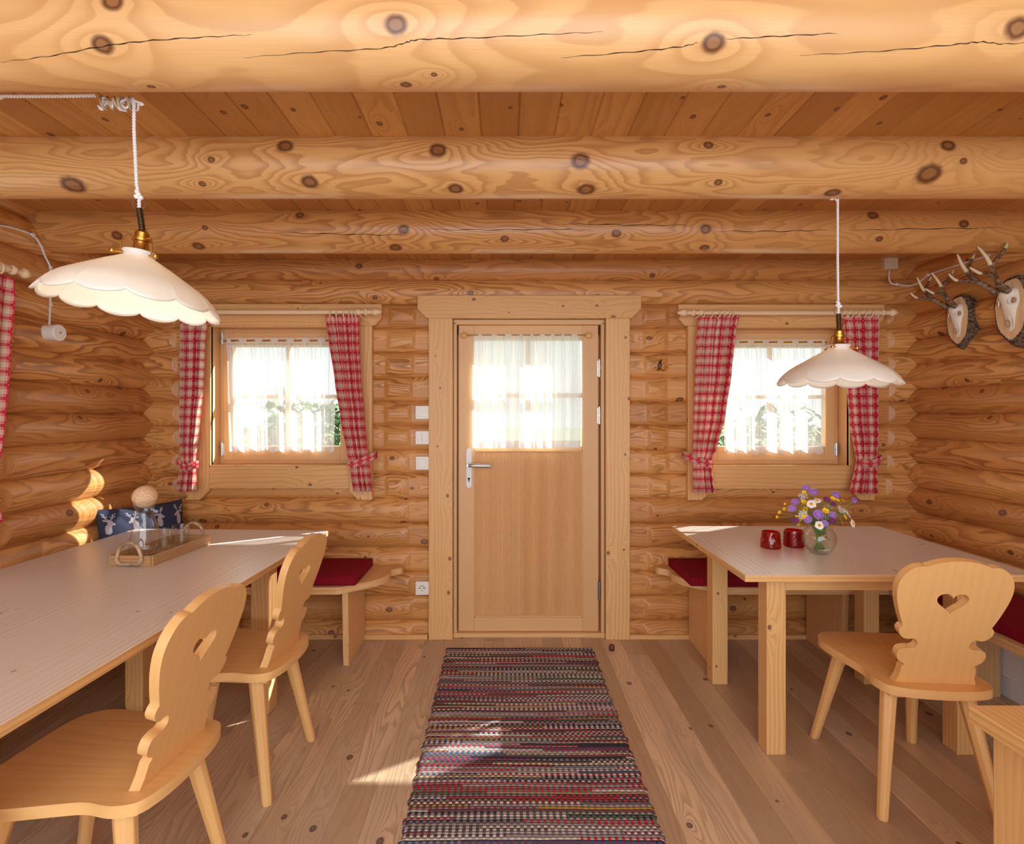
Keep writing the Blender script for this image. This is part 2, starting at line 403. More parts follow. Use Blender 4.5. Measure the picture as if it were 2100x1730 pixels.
# ------------------------------------------------------------ the log shell
SEAM0 = 1.454; PITCH = .1504
def bulge(z, ph, B):
    q = (z-SEAM0-ph)/PITCH; k = math.floor(q); s = (q-k-.5)*PITCH
    return B*max(0, 1-abs(s/(PITCH/2))**2)**.78
def log_wall(name, mapf, u0, u1, z0, z1, ph, holes, bands, flip=False, outer=.15, B=.042, flat=.0225):
    """mapf(u, depth, z) -> world; depth 0 at the seams, + towards the room"""
    bm = bmesh.new(); uvl = bm.loops.layers.uv.new('UVMap'); cl = bm.verts.layers.float.new('cut')
    us = set([u0, u1])
    for h in holes: us.update(h[:2])
    x = u0
    while x < u1:
        near = any(a-.16 < x < b+.16 for a, b, *_ in bands)
        us.add(round(x, 4)); x += .008 if near else .05
    us = sorted(us)
    us = [a for i, a in enumerate(us) if i == 0 or a-us[i-1] > 1e-4 or any(abs(a-h[0]) < 1e-6 or abs(a-h[1]) < 1e-6 for h in holes)]
    k = math.floor((z0-SEAM0-ph)/PITCH)
    while SEAM0+ph+k*PITCH < z1:
        a, b = SEAM0+ph+k*PITCH, SEAM0+ph+(k+1)*PITCH
        lo, hi = max(a, z0), min(b, z1)
        zs = [lo+(hi-lo)*(1-math.cos(PI*i/16))/2 for i in range(17)]
        for h in holes:
            for e in h[2:4]:
                if lo < e < hi: zs.append(e)
        zs = sorted(zs); ou, ov = (k*13.73) % 97, (k*5.31) % 61
        grid = []
        for z in zs:
            row = []
            bz = bulge(min(max(z, a+1e-5), b-1e-5), ph, B)
            for u in us:
                lim = 1.0
                for bd in bands:
                    if bd[2] <= (a+b)/2 <= bd[3]:
                        s = max(bd[0]-u, u-bd[1], 0)
                        s0 = bd[4]*(.9+.25*math.sin(k*12.9+bd[0]*7))
                        lim = min(lim, flat + .022*((s-s0)/.03)**1.4 if s > s0 else flat)
                d = min(bz, lim)
                vtx = bm.verts.new(mapf(u, d, z)); vtx[cl] = bz-d; row.append(vtx)
            grid.append(row)
        arc = 0
        for i in range(len(zs)-1):
            for j in range(len(us)-1):
                uc, zc = (us[j]+us[j+1])/2, (zs[i]+zs[i+1])/2
                if any(h[0] < uc < h[1] and h[2] < zc < h[3] for h in holes): continue
                q = (grid[i][j], grid[i][j+1], grid[i+1][j+1], grid[i+1][j])
                uvs = [(us[j], zs[i]), (us[j+1], zs[i]), (us[j+1], zs[i+1]), (us[j], zs[i+1])]
                if flip: q = q[::-1]; uvs = uvs[::-1]
                f = bm.faces.new(q); f.smooth = True
                for l, w in zip(f.loops, uvs): l[uvl].uv = (w[0]+ou, w[1]*1.1+ov)
        k += 1
    # outer skin
    zz = sorted(set([z0, z1]+[e for h in holes for e in h[2:4]])); uu = sorted(set([u0, u1]+[e for h in holes for e in h[:2]]))
    for i in range(len(zz)-1):
        for j in range(len(uu)-1):
            uc, zc = (uu[j]+uu[j+1])/2, (zz[i]+zz[i+1])/2
            if any(h[0] < uc < h[1] and h[2] < zc < h[3] for h in holes): continue
            bm.faces.new([bm.verts.new(mapf(a, -outer, z)) for a, z in ((uu[j], zz[i]), (uu[j+1], zz[i]), (uu[j+1], zz[i+1]), (uu[j], zz[i+1]))])
    o = finish(bm, name, M['log'])
    return tag(o, kind='structure')

YS = 3.372; XL = -2.212; XR = 2.536     # seam planes
OPEN_L = (-1.795, -.944, 1.058, 1.914); OPEN_R = (1.264, 2.117, 1.056, 1.911)
DOOR = (-.3116, .623, 0.0, 1.9586)
WIN3 = (1.28, 2.13, 1.058, 1.914)      # on the left wall, in y
ZC = 2.325
def build_shell():
    bands = [(OPEN_L[0]-.14, OPEN_L[1]+.14, .84, 2.0, .10), (OPEN_R[0]-.14, OPEN_R[1]+.14, .84, 2.0, .10), (DOOR[0]-.15, DOOR[1]+.15, 0, 2.0, .10)]
    log_wall('wall_back', lambda u, d, z: Vector((u, YS-d, z)), -2.6, 2.9, -.02, ZC+.05, 0, [OPEN_L, OPEN_R, DOOR], bands)
    log_wall('wall_left', lambda u, d, z: Vector((XL+d, u, z)), -1.6, 3.55, -.02, ZC+.05, PITCH/2, [WIN3], [(WIN3[0]-.14, WIN3[1]+.14, .84, 2.0, .10)], flip=True, B=.046, flat=.025)
    log_wall('wall_right', lambda u, d, z: Vector((XR-d, u, z)), -1.6, 3.55, -.02, ZC+.05, PITCH/2, [], [], B=.046)
    # ceiling: tongue and groove boards running front to back
    def boards(name, mat, z, sgn, w, x0, groove, y0=-1.6, y1=3.4, seglen=None):
        bm = bmesh.new(); uvl = bm.loops.layers.uv.new('UVMap')
        n = int((2.7-x0)/w)+1
        for i in range(n):
            a = x0+i*w; b = a+w
            segs = [(y0, y1)]
            if seglen:
                segs = []; y = y0-random.uniform(0, seglen)
                while y < y1: segs.append((max(y, y0), min(y+seglen, y1))); y += seglen
            for (ya, yb) in segs:
                if yb <= ya: continue
                ou, ov = random.uniform(0, 80), random.uniform(0, 80)
                prof = [(a, groove), (a+groove*.9, 0), (b-groove*.9, 0), (b, groove)]
                yy = [ya, yb]
                for (p, q) in zip(prof, prof[1:]):
                    vs = [bm.verts.new((p[0], ya, z-sgn*p[1])), bm.verts.new((q[0], ya, z-sgn*q[1])), bm.verts.new((q[0], yb, z-sgn*q[1])), bm.verts.new((p[0], yb, z-sgn*p[1]))]
                    if sgn < 0: vs = vs[::-1]
                    f = bm.faces.new(vs)
                    for l in f.loops: l[uvl].uv = (l.vert.co.y+ou, l.vert.co.x-a+ov)
        # slab behind
        zb = z-sgn*.06
        bm.faces.new([bm.verts.new(c) for c in ((-2.6, y0, zb), (2.9, y0, zb), (2.9, 3.6, zb), (-2.6, 3.6, zb))])
        return tag(finish(bm, name, mat), kind='structure')
    boards('floor', M['floor'], 0.0, 1, .118, -2.36, .0022, y1=3.45, seglen=2.3)
    boards('ceiling', M['ceil'], ZC, -1, .1245, -2.31-.0065, .0045)
    for nm, a, b in (('baseboard_back', -2.17, -.465), ('baseboard_right', .77, 2.5)):
        tag(boxobj(nm, a, b, YS-.058, YS-.03, 0, .028, M['casing']), kind='structure')

def build_beams():
    zc = 2.265; r = .11
    def hit(px, py, yc):
        d = Vector(((px-CX)/F, 1, -(py-CY)/F)); o = Vector((0, 0, CZ))
        a = d.y**2+d.z**2; b = 2*(d.y*(o.y-yc)+d.z*(o.z-zc)); c = (o.y-yc)**2+(o.z-zc)**2-r*r
        disc = b*b-4*a*c
        t = (-b-math.sqrt(max(disc, 0)))/(2*a)
        p = o+d*t; ang = math.atan2(p.y-yc, -(p.z-zc))     # 0 at the underside, negative towards the camera
        return p.x, ang
    specs = [
     (1.283, [(210,92,17),(812,50,18),(1463,88,19),(2088,57,20),(310,178,7),(833,174,10),(890,153,5),(1480,178,7),(230,2,18)],
      [[(0,127),(100,115),(210,95),(300,84),(420,76),(520,71)],[(500,118),(640,107),(780,99),(830,88),(860,81),(960,78),(1130,70),(1240,65)],[(1150,118),(1300,106),(1400,95),(1432,86)],[(1490,80),(1600,74),(1720,68)],[(1640,113),(1800,105),(1950,92),(2010,86),(2060,90),(2140,84)]],
      'thick round pine log beam nearest the camera with long drying cracks', dict(light=srgb(232,186,126), mid=srgb(218,164,104), dark=srgb(178,118,64), Fv=5, B=6, ring=.42, nu=.9, nv=3.5)),
     (1.948, [(150,380,20),(433,327,6),(415,377,6),(585,299,13),(635,373,14),(898,307,14),(934,387,13),(1190,330,15),(1202,389,15),(1473,374,7),(1453,297,8),(1707,396,13),(1905,357,20),(1945,298,12),(1976,330,6)], [],
      'round pine log beam in the middle from which the right lamp hangs', dict(light=srgb(228,178,114), mid=srgb(212,154,90), dark=srgb(164,104,50), Fv=14, B=15, ring=.62, nu=1.1, nv=5)),
     (2.627, [(240,483,9),(407,505,10),(420,467,5),(828,470,9),(811,508,10),(615,441,7),(1264,479,8),(1035,490,7),(1447,470,9),(1445,508,8),(1803,490,6),(1977,459,8),(1790,441,9)],
      [[(560,476),(700,480),(840,482)],[(850,470),(1000,471),(1150,470),(1220,473)],[(1150,459),(1280,461),(1420,462)],[(1470,474),(1600,474),(1700,471)],[(1740,472),(1900,469),(2060,467)]],
      'round pine log beam farthest back, close to the door wall', dict(light=srgb(222,166,100), mid=srgb(200,138,74), dark=srgb(144,84,38), Fv=15, B=14, ring=.65, nu=1, nv=5))]
    for i, (yc, kn, cr, label, kw) in enumerate(specs):
        sc = F/(yc-.07)
        ks = []
        for px, py, rp in kn:
            x, a = hit(px, py, yc); ks.append((x+20, a*r+20, rp/sc))
        m = wood('beam pine %d' % i, kw.pop('light'), kw.pop('mid'), kw.pop('dark'), dens=0, knots=ks, tone=.12, rough=.36, spec=.6, **kw)
        bm = bmesh.new(); uvl = bm.loops.layers.uv.new('UVMap')
        N = 40; xs = [-2.3+4.95*j/24 for j in range(25)]
        angs = [-PI*.80+2*PI*.80*k/N for k in range(N+1)]
        g = [[bm.verts.new((x, yc+r*math.sin(a), zc-r*math.cos(a))) for a in angs] for x in xs]
        for j in range(24):
            for k in range(N):
                f = bm.faces.new((g[j][k], g[j][k+1], g[j+1][k+1], g[j+1][k])); f.smooth = True
                for l, (jj, kk) in zip(f.loops, ((j,k),(j,k+1),(j+1,k+1),(j+1,k))): l[uvl].uv = (xs[jj]+20, angs[kk]*r+20)
        o = tag(finish(bm, 'ceiling_beam', m), label, 'beam')
        if cr:
            bm = bmesh.new()
            for line in cr:
                pts = catmull([(p[0]+0.0, p[1]+0.0, 0) for p in line], 8)
                prev = None
                for q, p in enumerate(pts):
                    t = q/(len(pts)-1); w = (.0018 if i == 0 else .0028)*math.sin(PI*min(1, max(.02, t)))**.6*(1+.4*math.sin(q*2.3))
                    x, a = hit(p.x, p.y+1.2*math.sin(q*1.7), yc)
                    cur = [bm.verts.new((x, yc+(r+.0006)*math.sin(a+s*w/r/2), zc-(r+.0006)*math.cos(a+s*w/r/2))) for s in (-1, 1)]
                    if prev: bm.faces.new((prev[0], prev[1], cur[1], cur[0]))
                    prev = cur
            finish(bm, 'drying_crack', M['dark'], o)

# ------------------------------------------------------------ windows and door
def casing_board(name, pts, y0, y1, parent, grain, mat='casing'):
    """outline in (x,z)"""
    bm = bmesh.new(); prism(bm, [pts], y1-y0, Matrix.Translation((0, y0, 0)) @ TOXZ)
    bmesh.ops.recalc_face_normals(bm, faces=bm.faces[:])
    return finish(bm, name, M[mat], parent, grain, .004)
def hinge_obj(parent, x, y, z0, z1, mat='silver', name='hinge'):
    bm = bmesh.new()
    zm = (z0+z1)/2
    tube(bm, [(x, y, z0), (x, y, zm-.001)], .0075, 12); tube(bm, [(x, y, zm+.001), (x, y, z1)], .0075, 12)
    tube(bm, [(x, y, z1), (x, y, z1+.004)], .005, 12)
    box(bm, x-.012, x+.012, y+.002, y+.012, z0+.005, z1-.005)
    return finish(bm, name, M[mat], parent, smooth=True)
def window(name, op, loc=(0,0,0), rz=0.0, hinge_side=-1, chl=.14, knob=True):
    """built in local coords around the opening centre: x along wall, y outwards (0 = casing front)"""
    w = (op[1]-op[0])/2; z0, z1 = op[2], op[3]
    t = bpy.data.objects.new(name, None); COL.objects.link(t); t.location = loc; t.rotation_euler = (0,0,rz); t['kind'] = 'structure'
    cw = .142
    c = .05
    # top board with clipped lower corners
    tw = w+cw+.058
    casing_board('head_casing', [(-tw, z1+.132), (tw, z1+.132), (tw, z1+c*.9), (tw-.04, z1), (-tw+.04, z1), (-tw, z1+c*.9)], 0, .05, t, 0)
    for s in (-1, 1):
        bm = bmesh.new()
        pts = [(s*w, z1), (s*(w+cw), z1), (s*(w+cw), z0-.205), (s*(w+.055), z0-.205), (s*w, z0-.15)]
        casing_board('side_casing', pts, .002, .05, t, 2)
        bm.free()
    casing_board('apron_board', [(-w, z0), (w, z0), (w, z0-.137), (-w, z0-.137)], .004, .05, t, 0)
    # lining of the reveal
    bm = bmesh.new()
    yb = .21
    box(bm, -w-.02, -w, .03, yb, z0-.02, z1+.02); box(bm, w, w+.02, .03, yb, z0-.02, z1+.02)
    o = finish(bm, 'reveal_lining', M['door'], t, 2)
    bm = bmesh.new(); box(bm, -w, w, .03, yb, z1, z1+.02); finish(bm, 'head_lining', M['door'], t, 0)
    boxobj('window_sill', -w, w, .008, yb+.05, z0-.02, z0, M['casing'], t, 0)
    # small bead round the opening
    bm = bmesh.new()
    for a, b, c2, d in ((-w, -w+.008, z0, z1), (w-.008, w, z0, z1)): box(bm, a, b, .002, .012, c2, d)
    box(bm, -w, w, .002, .012, z1-.008, z1); box(bm, -w, w, .002, .012, z0, z0+.006)
    finish(bm, 'inner_bead', M['casing'], t, 2, .001)
    # fixed frame
    y0 = .135
    bm = bmesh.new(); f = .03
    box(bm, -w, -w+f, y0, y0+.06, z0, z1); box(bm, w-f, w, y0, y0+.06, z0, z1)
    box(bm, -w+f, w-f, y0, y0+.06, z1-f, z1); box(bm, -w+f, w-f, y0, y0+.06, z0, z0+f)
    finish(bm, 'window_frame', M['door'], t, 0, .003)
    # sash
    sx, sa, sb = w-f+.004, z0+f-.004, z1-f+.004; st, tr, br = .062, .088, .088
    bm = bmesh.new(); ys = y0-.014
    box(bm, -sx, -sx+st, ys, ys+.05, sa, sb); box(bm, sx-st, sx, ys, ys+.05, sa, sb)
    sash = finish(bm, 'sash', M['door'], t, 2, .004)
    bm = bmesh.new()
    box(bm, -sx+st, sx-st, ys+.0005, ys+.05, sb-tr, sb); box(bm, -sx+st, sx-st, ys+.0005, ys+.05, sa, sa+br)
    finish(bm, 'sash_rail', M['door'], sash, 0, .003)
    bm = bmesh.new(); gm = (sa+br+sb-tr)/2
    box(bm, -.011, .011, ys+.018, ys+.045, sa+br, sb-tr)
    box(bm, -sx+st, -.011, ys+.018, ys+.045, gm-.011, gm+.011); box(bm, .011, sx-st, ys+.018, ys+.045, gm-.011, gm+.011)
    finish(bm, 'glazing_bar', M['door'], sash, 2)
    bm = bmesh.new(); box(bm, -sx+st-.005, sx-st+.005, ys+.03, ys+.033, sa+br-.005, sb-tr+.005)
    finish(bm, 'pane', M['pane'], sash)
    hx = hinge_side*(sx+.004)
    hinge_obj(t, hx, ys-.006, sb-.075, sb-.005)
    hinge_obj(t, hx, ys-.006, sa+.03, sa+.11)
    if knob:
        x = -hinge_side*(sx-.03); zz = (sa+sb)/2-.03
        bm = bmesh.new(); box(bm, x-.013, x+.013, ys-.006, ys, zz-.03, zz+.03)
        tube(bm, [(x, ys, zz), (x, ys-.03, zz)], .007, 10)
        tube(bm, catmull([(x, ys-.03, zz+.005), (x-.006*-hinge_side*-1, ys-.042, zz-.03), (x, ys-.042, zz-.08), (x+.003, ys-.034, zz-.115)], 5), .0075, 10)
        finish(bm, 'window_handle', M['silver'], t, smooth=True)
    return t

def build_openings():
    Yc = 3.3086
    window('window_1', OPEN_L, ((OPEN_L[0]+OPEN_L[1])/2, Yc, 0), 0, -1)
    window('window_2', OPEN_R, ((OPEN_R[0]+OPEN_R[1])/2, Yc, 0), 0, 1)
    window('window_3', WIN3, (XL+.058, (WIN3[0]+WIN3[1])/2, 0), R(90), 1)
    # door
    t = bpy.data.objects.new('door_1', None); COL.objects.link(t); t['kind'] = 'structure'; t.location = ((DOOR[0]+DOOR[1])/2, Yc, 0)
    w = (DOOR[1]-DOOR[0])/2; z1 = DOOR[3]; cw = .146
    tw = 1362/2/1000
    casing_board('head_casing', [(-tw, z1+.14), (tw, z1+.14), (tw, z1+.056), (tw-.056, z1), (-tw+.056, z1), (-tw, z1+.056)], -.004, .05, t, 0)
    for s in (-1, 1):
        casing_board('side_casing', [(s*w, 0), (s*(w+cw), 0), (s*(w+cw), z1), (s*w, z1)], 0, .05, t, 2)
    bm = bmesh.new()
    for s in (-1, 1): box(bm, min(s*w, s*(w+.02)), max(s*w, s*(w+.02)), .03, .20, 0, z1)
    for s in (-1, 1): box(bm, min(s*w, s*(w-.022)), max(s*w, s*(w-.022)), .045, .12, 0, z1-.02)
    for s in (-1, 1): box(bm, min(s*w, s*(w-.06)), max(s*w, s*(w-.06)), .122, .20, 0, z1-.02)
    finish(bm, 'door_jamb', M['door'], t, 2, .004)
    bm = bmesh.new(); box(bm, -w, w, .03, .20, z1, z1+.02); box(bm, -w, w, .045, .12, z1-.032, z1); box(bm, -w, w, .122, .2, z1-.09, z1)
    finish(bm, 'door_head', M['door'], t, 0, .004)
    boxobj('threshold', -w, w, .035, .22, 0, .026, M['bench'], t, 0)
    # leaf
    x0, x1 = -.28-t.location.x, .587-t.location.x; ya, yb = .066, .12; zb, zt = .028, 1.925
    gx0, gx1 = -.183-t.location.x, .490-t.location.x
    bm = bmesh.new(); box(bm, x0, gx0, ya, yb, zb, zt); leaf = finish(bm, 'door_leaf', M['door'], t, 2, .003, off=(3, 5))
    boxobj('stile', gx1, x1, ya, yb, zb, zt, M['door'], leaf, 2)
    boxobj('top_rail', gx0, gx1, ya+.0005, yb, 1.835, zt, M['door'], leaf, 0)
    boxobj('middle_rail', gx0, gx1, ya+.006, yb, 1.150, 1.172, M['door'], leaf, 0)
    boxobj('bottom_rail', gx0, gx1, ya+.0005, yb, zb, .112, M['door'], leaf, 0)
    bm = bmesh.new(); n = 76; pw = (gx1-gx0-.016)/n
    for i in range(n):
        a = gx0+.008+i*pw
        vs = []
        for dx, dy in ((0, .003), (pw*.2, 0), (pw*.8, 0), (pw, .003)):
            vs.append([bm.verts.new((a+dx, ya+.010+dy, z)) for z in (.124, 1.146)])
        for p, q in zip(vs, vs[1:]): bm.faces.new((p[0], q[0], q[1], p[1]))
    bmesh.ops.remove_doubles(bm, verts=bm.verts[:], dist=1e-5)
    box(bm, gx0, gx1, ya+.02, yb-.004, .112, 1.150)
    finish(bm, 'reeded_panel', M['panel'], leaf, 2)
    bm = bmesh.new()
    box(bm, gx0, gx0+.009, ya+.002, ya+.016, .112, 1.15); box(bm, gx1-.009, gx1, ya+.002, ya+.016, .112, 1.15)
    box(bm, gx0, gx1, ya+.002, ya+.016, .112, .124); box(bm, gx0, gx1, ya+.002, ya+.016, 1.141, 1.150)
    finish(bm, 'panel_bead', M['door'], leaf, 2, .003)
    bm = bmesh.new(); xm = (gx0+gx1)/2
    box(bm, xm-.014, xm+.014, ya+.012, ya+.045, 1.172, 1.835)
    box(bm, gx0, xm-.014, ya+.012, ya+.045, 1.478, 1.506); box(bm, xm+.014, gx1, ya+.012, ya+.045, 1.478, 1.506)
    finish(bm, 'glazing_bar', M['door'], leaf, 2)
    bm = bmesh.new(); box(bm, gx0-.004, gx1+.004, ya+.026, ya+.03, 1.168, 1.84); finish(bm, 'door_pane', M['pane'], leaf)
    # handle
    hx = -.2155-t.location.x; hz = 1.06
    bm = bmesh.new()
    pts = []
    for k in range(24):
        a = 2*PI*k/24; pts.append((hx+.0165*math.cos(a), 1.042+(.107 if math.sin(a) > 0 else -.107)+.0165*math.sin(a)))
    prism(bm, [pts], .009, Matrix.Translation((0, ya-.009, 0)) @ TOXZ)
    pl = finish(bm, 'handle_plate', M['whitepaint'], leaf, smooth=True)
    bm = bmesh.new(); tube(bm, [(hx, ya-.005, hz), (hx, ya-.05, hz)], .0095, 14)
    tube(bm, catmull([(hx, ya-.05, hz), (hx+.03, ya-.056, hz), (hx+.09, ya-.055, hz-.002), (hx+.135, ya-.05, hz-.003)], 5), lambda q: .010+.002*math.sin(PI*q), 14)
    finish(bm, 'door_handle', M['silver'], pl, smooth=True)
    bm = bmesh.new(); tube(bm, [(hx, ya-.0095, .975), (hx, ya-.011, .975)], .007, 14); box(bm, hx-.003, hx+.003, ya-.011, ya-.0095, .956, .975)
    finish(bm, 'keyhole', M['dark'], pl)
    for za, zb2 in ((1.604, 1.71), (1.312, 1.418), (.222, .335)):
        hinge_obj(t, x1+.006, ya-.007, za, zb2, 'silver' if za > 1 else 'steel')
# ------------------------------------------------------------ curtains
def interp(tab, z):
    """tab: list of (z, val) descending z"""
    if z >= tab[0][0]: return tab[0][1]
    for a, b in zip(tab, tab[1:]):
        if a[0] >= z >= b[0]:
            t = (a[0]-z)/(a[0]-b[0]+1e-9); t = t*t*(3-2*t)*.5+t*.5
            return a[1]+(b[1]-a[1])*t
    return tab[-1][1]
def cloth(name, mapf, left, right, folds, ztop, zbot, width, mat, parent=None, amp=.018, tie=None, seed=0, nu=110, nv=90, zb=None, solid=.0015, header=None):
    bm = bmesh.new(); uvl = bm.loops.layers.uv.new('UVMap'); rnd = random.Random(seed)
    ph = [rnd.uniform(-.5, .5) for _ in range(4)]
    rows = []
    for j in range(nv+1):
        row = []
        for i in range(nu+1):
            s = i/nu
            zb_ = zbot + (zb(s) if zb else 0)
            z = ztop-(ztop-zb_)*j/nv
            l, r = interp(left, z), interp(right, z)
            sq = (r-l)/width
            a = amp
            if tie: a *= (.45+.55*min(1, abs(z-tie)/.12))
            if header and z > ztop-header: a *= .55
            dr = .35*math.sin(z*3.1+ph[0]*6)+.2*math.sin(z*7+ph[1]*6)
            arg = 2*PI*folds*(s+.03*math.sin(6*s+ph[2]*5))+dr
            d = a*math.sin(arg)+a*.3*math.sin(2.3*arg+ph[3]*4)
            x = l+(r-l)*(s+.35/folds/2/PI*math.sin(arg*2)*.6)
            row.append(bm.verts.new(mapf(x, d, z)))
        rows.append(row)
    for j in range(nv):
        for i in range(nu):
            f = bm.faces.new((rows[j][i], rows[j+1][i], rows[j+1][i+1], rows[j][i+1])); f.smooth = True
            for l, (jj, ii) in zip(f.loops, ((j,i),(j+1,i),(j+1,i+1),(j,i+1))):
                l[uvl].uv = (ii/nu*width+seed, (nv-jj)/nv*(ztop-zbot)+seed*.37)
    return finish(bm, name, mat, parent, solid=solid)
def band(name, mapf, pts, h, mat, parent, dep, seed=0, t0=.028):
    """ribbon wrapped round the front of a curtain: pts (x, z)"""
    bm = bmesh.new(); uvl = bm.loops.layers.uv.new('UVMap')
    P = catmull([(p[0], p[1], 0) for p in pts], 8); rows = []; n = len(P)-1
    for i, p in enumerate(P):
        q = i/n; d = -dep(q)
        rows.append([bm.verts.new(mapf(p.x, d, p.y+s*h/2)) for s in (-1, 1)])
    for i in range(n):
        f = bm.faces.new((rows[i][0], rows[i+1][0], rows[i+1][1], rows[i][1])); f.smooth = True
        for l, (u, v) in zip(f.loops, ((i,0),(i+1,0),(i+1,1),(i,1))): l[uvl].uv = (u/n*.2+seed, (v-.5)*h+.028)
    return finish(bm, name, mat, parent, solid=.003)
def rod(label, mapf, xa, xb, zc, fin=(1, 1), bracket=True, group=None):
    t = thing('curtain_rod', label, 'curtain rod', mapf((xa+xb)/2, 0, zc), group=group)
    inv = Vector(t.location)
    mp = lambda x, d, z: mapf(x, d, z)-inv
    bm = bmesh.new(); tube(bm, [mp(xa, 0, zc), mp(xb, 0, zc)], .0125, 16); 
    finish(bm, 'pole', M['rodwood'], t, grain=0, smooth=True)
    for s, x, on in ((-1, xa, fin[0]), (1, xb, fin[1])):
        if not on: continue
        bm = bmesh.new()
        prof = [(0,.0),(.013,0),(.019,.004),(.021,.012),(.017,.022),(.012,.026),(.012,.036),(.0135,.04),(.0125,.05),(.02,.058),(.023,.066),(.02,.078),(.012,.094),(.004,.105),(0,.106)]
        # turned along the rod
        ax = (mp(x+s*.01, 0, zc)-mp(x, 0, zc)).normalized(); sd, up = frame_of(ax)
        base = mp(x-s*.045, 0, zc); rings = []
        for r_, h in prof:
            rings.append([bm.verts.new(base+ax*h+(sd*math.cos(2*PI*k/20)+up*math.sin(2*PI*k/20))*max(r_, .0002)) for k in range(20)])
        for a, b in zip(rings, rings[1:]):
            for k in range(20): bm.faces.new((a[k], a[(k+1)%20], b[(k+1)%20], b[k]))
        finish(bm, 'finial', M['rodwood'], t, grain=0, smooth=True)
        if bracket:
            bm = bmesh.new(); xx = x-s*.075
            tube(bm, [mp(xx, .085, zc-.02), mp(xx, .01, zc-.016)], .009, 12)
            tube(bm, [mp(xx-.001*s-.011, 0, zc), mp(xx+.011, 0, zc)], .0185, 16)
            lathe(bm, [(0, 0), (.02, 0), (.02, .01), (.009, .012), (0, .012)], 16, mp(xx, .085, zc-.02)-Vector((0, 0, 0)), 'y')
            finish(bm, 'bracket', M['rodwood'], t, grain=1, smooth=True)
    return t
def torus(bm, c, ax, R1, r2, n=20, m=8):
    c = Vector(c); s, t = frame_of(Vector(ax)); ax = Vector(ax).normalized(); rings = []
    for k in range(n):
        d = s*math.cos(2*PI*k/n)+t*math.sin(2*PI*k/n)
        rings.append([bm.verts.new(c+d*(R1+r2*math.cos(2*PI*q/m))+ax*r2*math.sin(2*PI*q/m)) for q in range(m)])
    for k in range(n):
        a, b = rings[k], rings[(k+1)%n]
        for q in range(m): bm.faces.new((a[q], b[q], b[(q+1)%m], a[(q+1)%m])).smooth = True
def checked_curtain(label, Y, L, Rr, folds, width, tiez, tiepts, rodz, ringx, seed, mapf=None, along=(1,0,0), hook=None):
    """L / Rr: pixel outlines [(px,py)...] of the hanging cloth at depth Y, or metre tables when mapf given"""
    if mapf is None:
        mapf = lambda x, d, z: Vector((x, Y+d, z))
        cv = lambda tab: [(CZ-(py-CY)*Y/F, (px-CX)*Y/F) for px, py in tab]
        L, Rr = cv(L), cv(Rr); tiepts = [((px-CX)*Y/F, CZ-(py-CY)*Y/F) for px, py in tiepts] if tiepts else None
    ztop = max(L[0][0], Rr[0][0]); zbot = min(L[-1][0], Rr[-1][0])
    base = mapf((L[0][1]+Rr[0][1])/2, 0, zbot)
    t = thing('checked_curtain', label, 'curtain', base)
    mp = lambda x, d, z: mapf(x, d, z)-base
    cloth('cloth', mp, L, Rr, folds, ztop, zbot, width, M['check'], t, tie=tiez, seed=seed, header=.05)
    if tiepts:
        band('tie_band', mp, tiepts, .042, M['check'], t, lambda q: .032 if q < .88 else .032-(q-.88)*.5, seed+.3)
        if hook:
            bm = bmesh.new(); torus(bm, mp(tiepts[-1][0]+hook, .03, tiepts[-1][1]+.012), (0,1,0), .009, .002)
            finish(bm, 'tie_ring', M['bronze'], t, smooth=True)
    for i, x in enumerate(ringx):
        bm = bmesh.new()
        torus(bm, mp(x, 0, rodz-.008), (Vector(along)+Vector((0, .25, 0)) if along[0] else Vector(along)+Vector((.25,0,0))), .0215, .0038)
        tube(bm, [mp(x, 0, rodz-.028), mp(x, 0, rodz-.040)], .0018, 6)
        finish(bm, 'ring', M['rodwood'], t, smooth=True, grain=2)
    return t
